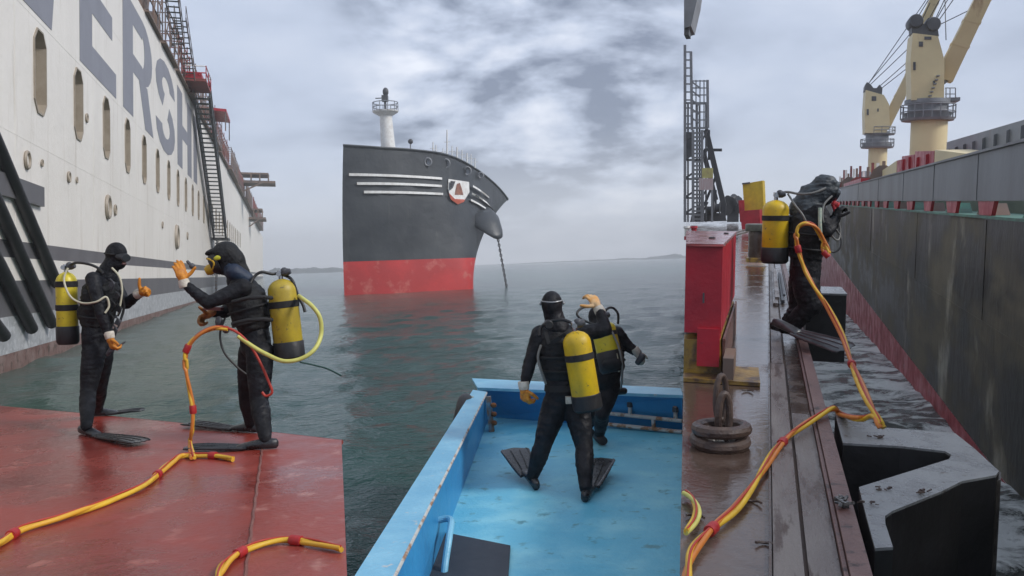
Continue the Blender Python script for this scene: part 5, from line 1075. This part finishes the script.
fin(A, d1(82, 434, Z1), d1(141, 446, Z1), .19); fin(A, d1(92, 416.5, Z1), d1(143, 413.5, Z1), .18)

# ---- left photo second diver, full face mask, open hand
p = stand(W, 7.85)
fN, fF = d1(266, 449, Z1), d1(251, 433, Z1)
J = dict(head=p(226, 258), neck=p(237, 275), chest=p(246, 298), waist=p(254, 325), hip=p(256, 346), shL=p(243, 288, -.19), elL=p(208, 303, -.30), wrL=p(186, 285, -.30),
         shR=p(240, 292, .16), elR=p(226, 312, .16), wrR=p(213, 313, .02), hiL=p(260, 352, -.08), knL=p(259, 400, -.16), anL=fN + V((0, 0, .09)), hiR=p(252, 352, .08), knR=p(247, 392, .2), anR=fF + V((0, 0, .09)))
hax = (V((.1, -.99, 0)).normalized(), V((-.96, -.1, -.30)).normalized(), V((-.30, 0, .95)).normalized())
B = diver('diver in yellow rimmed full face mask holding up an open orange glove', W, fN, J, (.18, -.98, 0), headaxes=hax, bulk=1.08, vb=1.06)
hand(B, p(183.5, 281, -.30), (-.25, 0, 1), (-.55, .7, 0), (.75, 0, .85), curl=.28, s=1.15, spread=.04)
hand(B, p(211, 313, .0), (-.7, -.2, -.35), (.3, -.4, -.9), (-.3, -.6, .5), curl=.8, s=1.15, mt=mat('brown_orange_glove', (.35, .15, .03), (.22, .09, .03), rough=.55, scale=25), cuff=False)
hd = J['head']; sd_, fw_, u_ = hax
m2 = MB(); m2.ell([(hd + fw_ * .06 - u_ * .01, sd_ * .093, u_ * .108), (hd + fw_ * .10 - u_ * .012, sd_ * .093, u_ * .108), (hd + fw_ * .135 - u_ * .015, sd_ * .07, u_ * .082)], 22); mk = B.part('full_face_mask', m2, rubber)
m2 = MB(); m2.ell([(hd + fw_ * .130 + u_ * .018, sd_ * .060, u_ * .045), (hd + fw_ * .144 + u_ * .016, sd_ * .052, u_ * .038)], 18); B.part('visor', m2, glass, parent=mk)
m2 = MB(); m2.tube([hd + fw_ * (.122 - .03 * math.cos(2 * a)) + sd_ * math.cos(a) * .088 + u_ * (math.sin(a) * .060 - .012) for a in [2 * math.pi * i / 24 for i in range(24)]], .010, 8, closed=True); B.part('visor_rim', m2, mask_y, parent=mk)
m2 = MB(); m2.lathe(hd + fw_ * .11 - u_ * .045, hd + fw_ * .20 - u_ * .055, [(0, .046), (.7, .048), (1, .034)], 16); B.part('regulator', m2, mask_y, parent=mk)
m2 = MB(); m2.ball(hd + sd_ * .088 + fw_ * .045 + u_ * .018, (.014, .040, .022), 12, 8, hax); B.part('side_port', m2, mat('port_lime', (.5, .48, .03), rough=.3), parent=mk)
m2 = MB(); m2.ball(hd - fw_ * .01 + u_ * .035, (.106, .122, .112), 18, 12, hax); m2.ball(hd - fw_ * .07 - u_ * .045, (.098, .085, .12), 16, 10, hax); m2.ball(hd + fw_ * .085 + u_ * .088, (.075, .075, .030), 14, 8, hax); m2.cap(hd - fw_ * .06 - u_ * .09, p(240, 274), .085, .09, 14); B.part('hood_shell', m2, vestm, vox=.010, sm=3)
m2 = MB(); m2.cap(p(234, 272, -.08), p(247, 279, -.05), .075, .06, 16); m2.cap(p(233, 270, -.02), p(240, 277, .02), .085, .085, 16); B.part('neck_seal', m2, neo_blue, smooth=80)
m2 = MB(); m2.cap(p(183, 262, -.22) + V((.04, 0, 0)), p(192, 266, -.22), .014, .012, 8); m2.ball(p(192, 266, -.22), .026, 10, 8); B.part('wrist_gauge', m2, dk_st)
tank(B, p(281, 279, -.04), p(290, 358, -.04), .125, tank_o, boot=.21, bands=(.32, .0))
hose(B, [p(279, 273), p(272, 274, -.05), p(262, 272, -.1), p(255, 276, -.12), p(250, 284, -.16)], .013, hose_b)
hose(B, [p(284, 275), p(292, 280, -.05), p(298, 296, -.04), p(303, 305, -.05), p(305, 312, -.06)], .014, hose_b)
for y in (300, 322): m2 = MB(); m2.tube([p(232, y + 2, -.28), p(248, y - 2, -.32), p(264, y - 3, -.28), p(272, y - 2, -.2)], .017, 8); B.part('strap', m2, webb)
m2 = MB(); m2.bar(p(205, 308, -.1), p(222, 309, -.12), .05, .03); B.part('hand_tool', m2, mat('dull_red_tool', (.16, .05, .045), rough=.5), smooth=0)
m2 = MB(); m2.ball(p(219, 322, -.18), (.035, .03, .05), 10, 8); m2.ball(p(226, 330, -.22), (.03, .03, .03), 10, 8); B.part('harness_buckle', m2, dk_st)
hose(B, [p(225, 318, -.2), p(220, 334, -.22), p(224, 352, -.24), p(236, 366, -.22), p(246, 374, -.2)], .009, hose_b)
hose(B, [p(300, 362, .05), p(318, 366, .2), p(328, 369, .3), p(341, 375.5, .45)], .008, mat('dark_green_line', (.02, .06, .05), rough=.6))
fin(B, fN + V((.07, 0, 0)), d1(187, 452, Z1), .20); fin(B, fF + V((.05, 0, 0)), d1(188, 427, Z1), .19)
# loose lemon hose looping round the olive tank
y1 = lambda x, y, dy=0: W.at(x, y, 7.75 + dy)

# ---- middle photo, diver seen from behind
p = stand(W, 7.45)
gL, gR = b2(533, 488, ZB), b2(586, 500, ZB)
J = dict(head=p(552, 306), neck=p(556, 324), chest=p(561, 345), waist=p(564, 374), hip=p(566, 394), shL=p(540, 334), elL=p(530, 362, -.05), wrL=p(524, 387, -.12),
         shR=p(583, 333), elR=p(606, 330, -.02), wrR=p(599, 309, .10), hiL=p(556, 403), knL=p(543, 444, -.02), anL=gL + V((0, 0, .10)), hiR=p(576, 403), knR=p(584, 446, -.1), anR=gR + V((0, 0, .10)))
hax = (V((-1, -.1, 0)).normalized(), V((.05, 1, -.1)).normalized(), V((0, .1, 1)).normalized())
C_ = diver('diver seen from behind on blue deck, right arm lifted over his partner', W, gL, J, (-1, -.08, 0), headaxes=hax, bulk=1.03)
hand(C_, p(524, 388, -.12), (.05, 0, -1), (.6, .6, 0), (.7, .3, -.6), curl=.75, s=1.15)
hand(C_, p(598, 308, .10), (-.35, .2, .75), (-.4, .7, 0), (-.9, 0, .1), curl=.55, s=1.15, mt=mat('pale_orange_glove', (.62, .42, .22), (.6, .28, .06), rough=.6, scale=18))
hd = J['head']; m2 = MB()
m2.tube([hd + V((math.cos(a) * .0895, math.sin(a) * .111, .028 - .02 * math.sin(a) + .012 * math.cos(a * 2))) for a in [2 * math.pi * i / 28 for i in range(28)]], .0065, 6, closed=True); ms = C_.part('mask_strap', m2, mat('clear_strap', (.26, .27, .28), rough=.3))
for sg_ in (-1, 1): m2 = MB(); m2.ball(hd + V((sg_ * .094, 0, .02)), (.012, .02, .014), 10, 6); C_.part('strap_clip', m2, mat('clear_strap', (.26, .27, .28)))
tank(C_, p(575, 331, -.26), p(588, 409, -.26), .113, tank_y, boot=.19, bands=(.33, .0))
m2 = MB(); m2.bar(p(563, 358, -.30), p(592, 355, -.38), .055, .02, up=(0, -1, 0)); 
hose(C_, [p(574, 324, -.22), p(563, 320, -.18), p(548, 322, -.14), p(541, 328, -.12), p(540, 336, -.16)], .013, hose_b)
hose(C_, [p(541, 345, -.12), p(538, 357, -.15), p(541, 370, -.16), p(546, 384, -.14)], .011, mat('grey_hose', (.16, .16, .15), rough=.5))
for a, b in (((545, 330), (549, 344)), ((549, 344), (561, 338)), ((549, 344), (566, 334))): m2 = MB(); m2.bar(p(*a, -.17), p(*b, -.20), .03, .01, up=(0, -1, 0)); C_.part('strap', m2, webb)
m2 = MB(); m2.lathe(p(548, 324, -.15), p(549, 325, -.20), [(0, .038), (.8, .038), (1, .03)], 16); C_.part('inflator', m2, rubber)
m2 = MB(); m2.ell([(p(566, 384, 0), V((.178, 0, 0)), V((0, .13, 0))), (p(566, 390, 0), V((.182, 0, 0)), V((0, .135, 0)))], 24); C_.part('weight_belt', m2, webb)
m2 = MB(); m2.box(p(566, 404, -.2), p(571, 396, -.14)); C_.part('belt_buckle', m2, cuff_w)
fin(C_, gL + V((.02, -.06, 0)), p(514, 453, .66), .25); fin(C_, gR + V((-.01, -.06, 0)), p(601, 463, .46), .25)

# ---- middle photo, second diver bending at the bow
p = stand(W, 8.9)
hF = b2(600, 444, ZB); hF2 = b2(588, 436, ZB)
J = dict(head=p(597, 318, .25), neck=p(600, 328, .15), chest=p(605, 343, .06), waist=p(607, 364, 0), hip=p(604, 380, -.02), shL=p(594, 336, .1), elL=p(588, 352, .2), wrL=p(584, 366, .3),
         shR=p(617, 333, .04), elR=p(629, 347, .03), wrR=p(636.5, 352.5, 0), hiL=p(597, 386, .05), knL=p(592, 412, .1), anL=hF2 + V((0, 0, .10)), hiR=p(610, 386), knR=p(602, 414, -.1), anR=hF + V((0, 0, .10)))
hax = (V((-1, -.1, 0)).normalized(), V((0, .85, -.5)).normalized(), V((0, .5, .85)).normalized())
D_ = diver('diver bending over the bow rail with a banded yellow tank, partly hidden behind his partner', W, hF, J, (-1, -.05, 0), headaxes=hax, bulk=.98)
hand(D_, p(637, 353, 0), (.5, 0, -.8), (-.5, .5, 0), (.6, .3, -.6), curl=.7, s=1.1, mt=cuff_w)
hand(D_, p(584, 366, .3), (-.1, .2, -1), (.5, .5, 0), (.5, .3, -.6), curl=.6, s=1.1)
m2 = MB(); m2.cap(p(638, 362, -.06), p(642, 357, -.06), .03, .035, 10); m2.cap(p(641, 357, -.05), p(640, 351, 0), .016, .014, 8); D_.part('hand_gauge', m2, dk_st)
tank(D_, p(602, 322, -.2), p(613, 371, -.28), .118, tank_l, boot=.40, bands=(.26, .0))
hose(D_, [p(598, 326, -.1), p(583, 320, -.1), p(577, 314, -.1), p(582, 308, -.05), p(594, 306, 0)], .012, hose_b)
hose(D_, [p(602, 318, -.1), p(607, 309, -.05), p(613, 308, 0), p(618, 314, 0), p(618, 324, 0)], .012, hose_b)
hose(D_, [p(610, 328, -.3), p(618, 345, -.36), p(622, 362, -.38), p(622, 378, -.36), p(621, 388, -.3)], .011, mat('grey_hose', (.16, .16, .15)))
hose(D_, [p(612, 340, -.3), p(617, 356, -.36), p(619, 372, -.36)], .009, hose_w)
m2 = MB(); m2.ball(p(612, 364, -.38), (.10, .05, .06), 12, 8); D_.part('tank_pouch', m2, vestm)
m2 = MB(); m2.ell([(hF + V((.02, -.10, .05)), V((.05, 0, 0)), V((0, 0, .045))), (hF + V((0, 0, .06)), V((.052, 0, 0)), V((0, 0, .055))), (hF + V((-.01, .16, .05)), V((.05, 0, 0)), V((0, 0, .04))), (hF + V((-.01, .24, .04)), V((.03, 0, 0)), V((0, 0, .02)))], 14); D_.part('boot', m2, rubber, smooth=80)
m2 = MB(); m2.ell([(hF2 + V((.02, -.10, .05)), V((.05, 0, 0)), V((0, 0, .045))), (hF2 + V((0, 0, .06)), V((.052, 0, 0)), V((0, 0, .055))), (hF2 + V((-.01, .20, .04)), V((.045, 0, 0)), V((0, 0, .03)))], 14); D_.part('boot', m2, rubber, smooth=80)
m2 = MB(); m2.cap(p(612, 391, .15), p(624, 391, .15), .05, .035, 12); D_.part('knee_pad', m2, rubber)

# ---- right photo, diver stepping off the pontoon edge
p = stand(D3, 9.35)
J = dict(head=p(825, 190, .0), neck=p(815, 203, .0), chest=p(809, 222), waist=p(805, 253), hip=p(805, 274), shL=p(818, 214, -.15), elL=p(828, 232, -.22), wrL=p(836, 218, -.1),
         shR=p(818, 212, .18), elR=p(832, 228, .2), wrR=p(838, 210, .05), hiL=p(806, 284, -.08), knL=p(809, 308, -.14), anL=p(787, 326, -.05), hiR=p(802, 284, .08), knR=p(800, 310, .1), anR=p(795, 330, .2))
hax = (V((.15, -.99, 0)).normalized(), V((.90, .1, -.42)).normalized(), V((.42, 0, .90)).normalized())
E = diver('bent diver in bulky black suit at the pontoon edge beside the dark hull', D3, d3(800, 334), J, (.12, -.99, 0), headaxes=hax, bulk=1.22, vb=1.15)
m2 = MB(); a, b = p(805, 262), p(803, 290); m2.ell([(p(808, 205), V((.10, 0, 0)), V((0, .15, 0))), (p(808, 225), V((.17, 0, 0)), V((0, .2, 0))), (p(806, 250), V((.15, 0, 0)), V((0, .19, 0))), (p(805, 275), V((.15, 0, 0)), V((0, .19, 0))), (p(804, 286), V((.14, 0, 0)), V((0, .18, 0)))], 22); m2.cap(p(806, 284, -.1), p(812, 306, -.15), .13, .10); m2.cap(p(812, 306, -.15), p(793, 328, -.1), .10, .06); m2.cap(p(802, 284, .08), p(798, 308, .05), .13, .095)
m2.cap(p(798, 308, .05), p(783, 328, -.05), .085, .055); E.part('drysuit', m2, wetsuit, vox=.014, sm=4, fold=.014)
hand(E, p(837, 219, -.1), (.1, 0, .9), (.6, .4, 0), (.6, -.3, .3), curl=.9, s=1.15, mt=rubber, cuff=False)
hd = J['head']; sd_, fw_, u_ = hax
m2 = MB(); m2.ball(hd - fw_ * .01 + u_ * .03, (.115, .14, .12), 18, 12, hax); m2.cap(hd, p(812, 197), .125, .14, 14); m2.cap(p(812, 197), p(806, 210), .14, .17, 14); E.part('hood_shell', m2, mat('grey_hood', (.045, .058, .068), (.03, .036, .042), rough=.5, scale=8, bump=.02, bscale=10), vox=.013, sm=5, fold=.015)
m2 = MB(); m2.lathe(p(832, 203, -.03), p(839, 206, -.04), [(0, .025), (.25, .036), (.35, .030), (.7, .030), (.75, .036), (1, .022)], 16); m2.cap(p(834, 207, -.05), p(837, 215, -.06), .020, .014); E.part('regulator', m2, mat('bright_red', (.50, .02, .03), (.3, .02, .02), rough=.45, scale=25))
m2 = MB(); m2.ell([(hd + fw_ * .10, sd_ * .08, u_ * .075), (hd + fw_ * .135, sd_ * .07, u_ * .06)], 16); E.part('dive_mask', m2, glass)
tk = tank(E, p(776, 200, -.12), p(774.5, 262, -.12), .125, tank_y, boot=.24, bands=(.29, .0))
hose(E, [p(776, 196, -.1), p(786, 192, -.12), p(800, 194, -.2), p(813, 193, -.22), p(826, 188, -.18)], .012, mat('grey_hose', (.16, .16, .15)))
hose(E, [p(788, 194, -.1), p(795, 205, -.25), p(802, 214, -.3), p(806, 222, -.3)], .010, mat('grey_hose', (.16, .16, .15)))
hose(E, [p(832, 196, -.14), p(824, 205, -.2), p(823, 220, -.25), p(832, 236, -.2), p(838, 240, -.15), p(840, 232, -.1), p(838, 220, -.1)], .010, mat('grey_hose', (.16, .16, .15)))
hose(E, [p(822, 243, -.22), p(832, 252, -.2), p(840, 248, -.16), p(841, 238, -.12), p(835, 228, -.1)], .009, hose_b)
hose(E, [p(820, 208, -.24), p(820, 225, -.28), p(821, 240, -.28)], .018, mat('braided_pale_hose', (.42, .45, .35), (.25, .35, .3), rough=.6, scale=60))
fin(E, D3.at(776, 327, 8.95), D3.at(846, 353, 8.3), .24, up=(0.1, -.45, 1), mt=mat('grey_fin', (.05, .055, .06), (.09, .095, .10), rough=.3, scale=10))
fin(E, D3.at(772, 330, 9.5), D3.at(815, 341, 9.25), .2)

# ================================================================== UMBILICALS (taped twin hoses)
def umbilical(name, label, fr, pts, r_=.014, mts=None, tapes=(), k=10, twist=.34, group='umbilical hoses'):
    mts = mts or (hose_y, hose_o); t = Thing(name, label, 'hose', pts[0], fr, group); path = spline(pts, k); n = len(path)
    for h in range(2):
        q = []
        for i, c in enumerate(path):
            d = (path[min(i + 1, n - 1)] - path[max(i - 1, 0)]).normalized(); s_ = d.cross(V((0, 0, 1)));
            s_ = s_.normalized() if s_.length > .05 else V((1, 0, 0)); v_ = s_.cross(d); a = i * twist * .35 + h * math.pi
            q.append(c + (s_ * math.cos(a) + v_ * math.sin(a) * .5) * r_ * .85)
        mb = MB(); mb.tube(q, r_, 10); t.part('line', mb, mts[h], smooth=80)
    q = [c + V((.25 * r_ * math.sin(i * .21), .2 * r_ * math.cos(i * .17), r_ * 1.15)) for i, c in enumerate(path)]; mb = MB(); mb.tube(q, r_ * .42, 7); t.part('thin_line', mb, red_rub, smooth=80)
    for f in tapes:
        i = max(1, min(n - 3, int(f * n))); d = (path[i + 1] - path[i]); m2 = MB(); a = path[i] - d.normalized() * .03; b = path[i] + d.normalized() * .04
        m2.lathe(a, b, [(0, r_ * 1.9), (.1, r_ * 2.05), (.9, r_ * 2.05), (1, r_ * 1.9)], 14); t.part('tape', m2, tape)
    return t
g = lambda x, y, h=.024: d1(x, y, Z1 + h)
umbilical('umbilical', 'yellow hose taped in red running across the red deck to the divers feet', W, [g(-30, 556), g(0, 543), g(22, 529), g(60, 518), g(90, 508), g(118, 497), g(145, 485), g(160, 472), g(172, 462), g(182, 456), g(200, 455.5), g(216, 456), g(233, 459)], .016, (hose_y, mat('hose_amber', (.66, .36, .03), rough=.5)), (.14, .57, .90))
v = lambda x, y, dy=0: W.at(x, y, 7.45 + dy)
umbilical('umbilical', 'orange and yellow hose rising from the red deck to the masked diver hip', W, [g(193, 458), g(190, 444, .06), v(192, 430), v(193, 410), v(190, 392), v(186, 370), v(186, 352), v(193, 340), v(204, 332), v(216, 328), v(228, 329)], .014, (hose_y, hose_o), (.3, .62))
t = Thing('air_hose', 'thin red hose arching from the masked diver waist down to his knee', 'hose', v(230, 328), W)
hose(t, [v(214, 329), v(226, 328), v(238, 333), v(250, 345), v(260, 362), v(268, 380), v(272, 392), v(266, 396), v(262, 392)], .011, red_rub, 8, 'line')
t = Thing('air_hose', 'lemon yellow hose looping out behind the olive tank', 'hose', v(300, 357), W)
hose(t, [v(238, 336), v(252, 346, .0), v(266, 354, .0), v(283, 361, -.08), v(300, 359, -.05), v(314, 350), v(321, 335, .1), v(320, 318, .1), v(312, 306, .1), v(303, 299, .2), v(299, 296, .3)], .018, hose_l, 8, 'line')
umbilical('umbilical', 'yellow taped hose curving in at the bottom of the red deck', W, [g(214, 606), g(217, 580), g(221, 570), g(228, 561), g(243, 551), g(262, 543.5), g(285, 540), g(305, 541.5), g(322, 544.5), g(341, 549)], .014, (hose_y, mat('hose_amber', (.66, .36, .03))), (.42, .72))
g = lambda x, y, h=.03: d3(x, y, ZD + h)
umbilical('umbilical', 'long yellow and orange hose slanting over the grey beams toward the leg fender', D3, [g(686, 596), g(687.5, 570), g(692, 553), g(702, 539), g(716, 525), g(735, 509), g(752, 487), g(764, 468), g(776, 450), g(789, 436, .04), g(806, 424, .06), g(822, 414, .075), g(834, 408.5, .085), g(840, 414, .04), D3.at(852, 418, 5.5), D3.at(864, 418.5, 5.5), D3.at(874, 416, 5.4), D3.at(881, 425, 5.3)], .013, (hose_y, hose_o), (.22, .50))
q = lambda x, y, Y=5.5: D3.at(x, y, Y)
umbilical('umbilical', 'orange and yellow hose looping from the bent diver down to the leg fender', D3, [q(882, 428, 5.3), q(877, 418, 5.35), q(869, 403, 5.6), q(859, 381, 6.2), q(851, 362, 7), q(842, 335, 8), q(828, 308, 8.6), q(816, 290, 8.8), q(806, 272, 8.9), q(800, 256, 8.9), q(796.5, 240, 8.9), q(798, 228, 8.9), q(806, 223.5, 8.9), q(815, 227, 8.95), q(822, 238, 9), q(828, 250, 9), q(827, 255, 9), q(823, 249, 9), q(824, 242, 9)], .015, (hose_y, hose_o), (.22, .52, .9))
umbilical('umbilical', 'short lemon hose loop cut off at the left bottom of the wet deck', D3, [g(685.5, 493), g(692, 499), g(697, 509), g(695, 520), g(686, 532)], .011, (hose_l, hose_y), ())

# ================================================================== HAZE
hm = bpy.data.materials.new('sea_haze'); hm.use_nodes = True; ht = hm.node_tree; ht.nodes.clear()
ho_ = ht.nodes.new('ShaderNodeOutputMaterial'); pv = ht.nodes.new('ShaderNodeVolumePrincipled'); pv.inputs['Color'].default_value = (.97, .985, 1.0, 1); pv.inputs['Density'].default_value = .0009
ht.links.new(pv.outputs[0], ho_.inputs['Volume'])
single('haze', MB().box((-1800, -1800, -10), (1800, 1800, 60)), hm, None, None, kind='stuff', smooth=0)
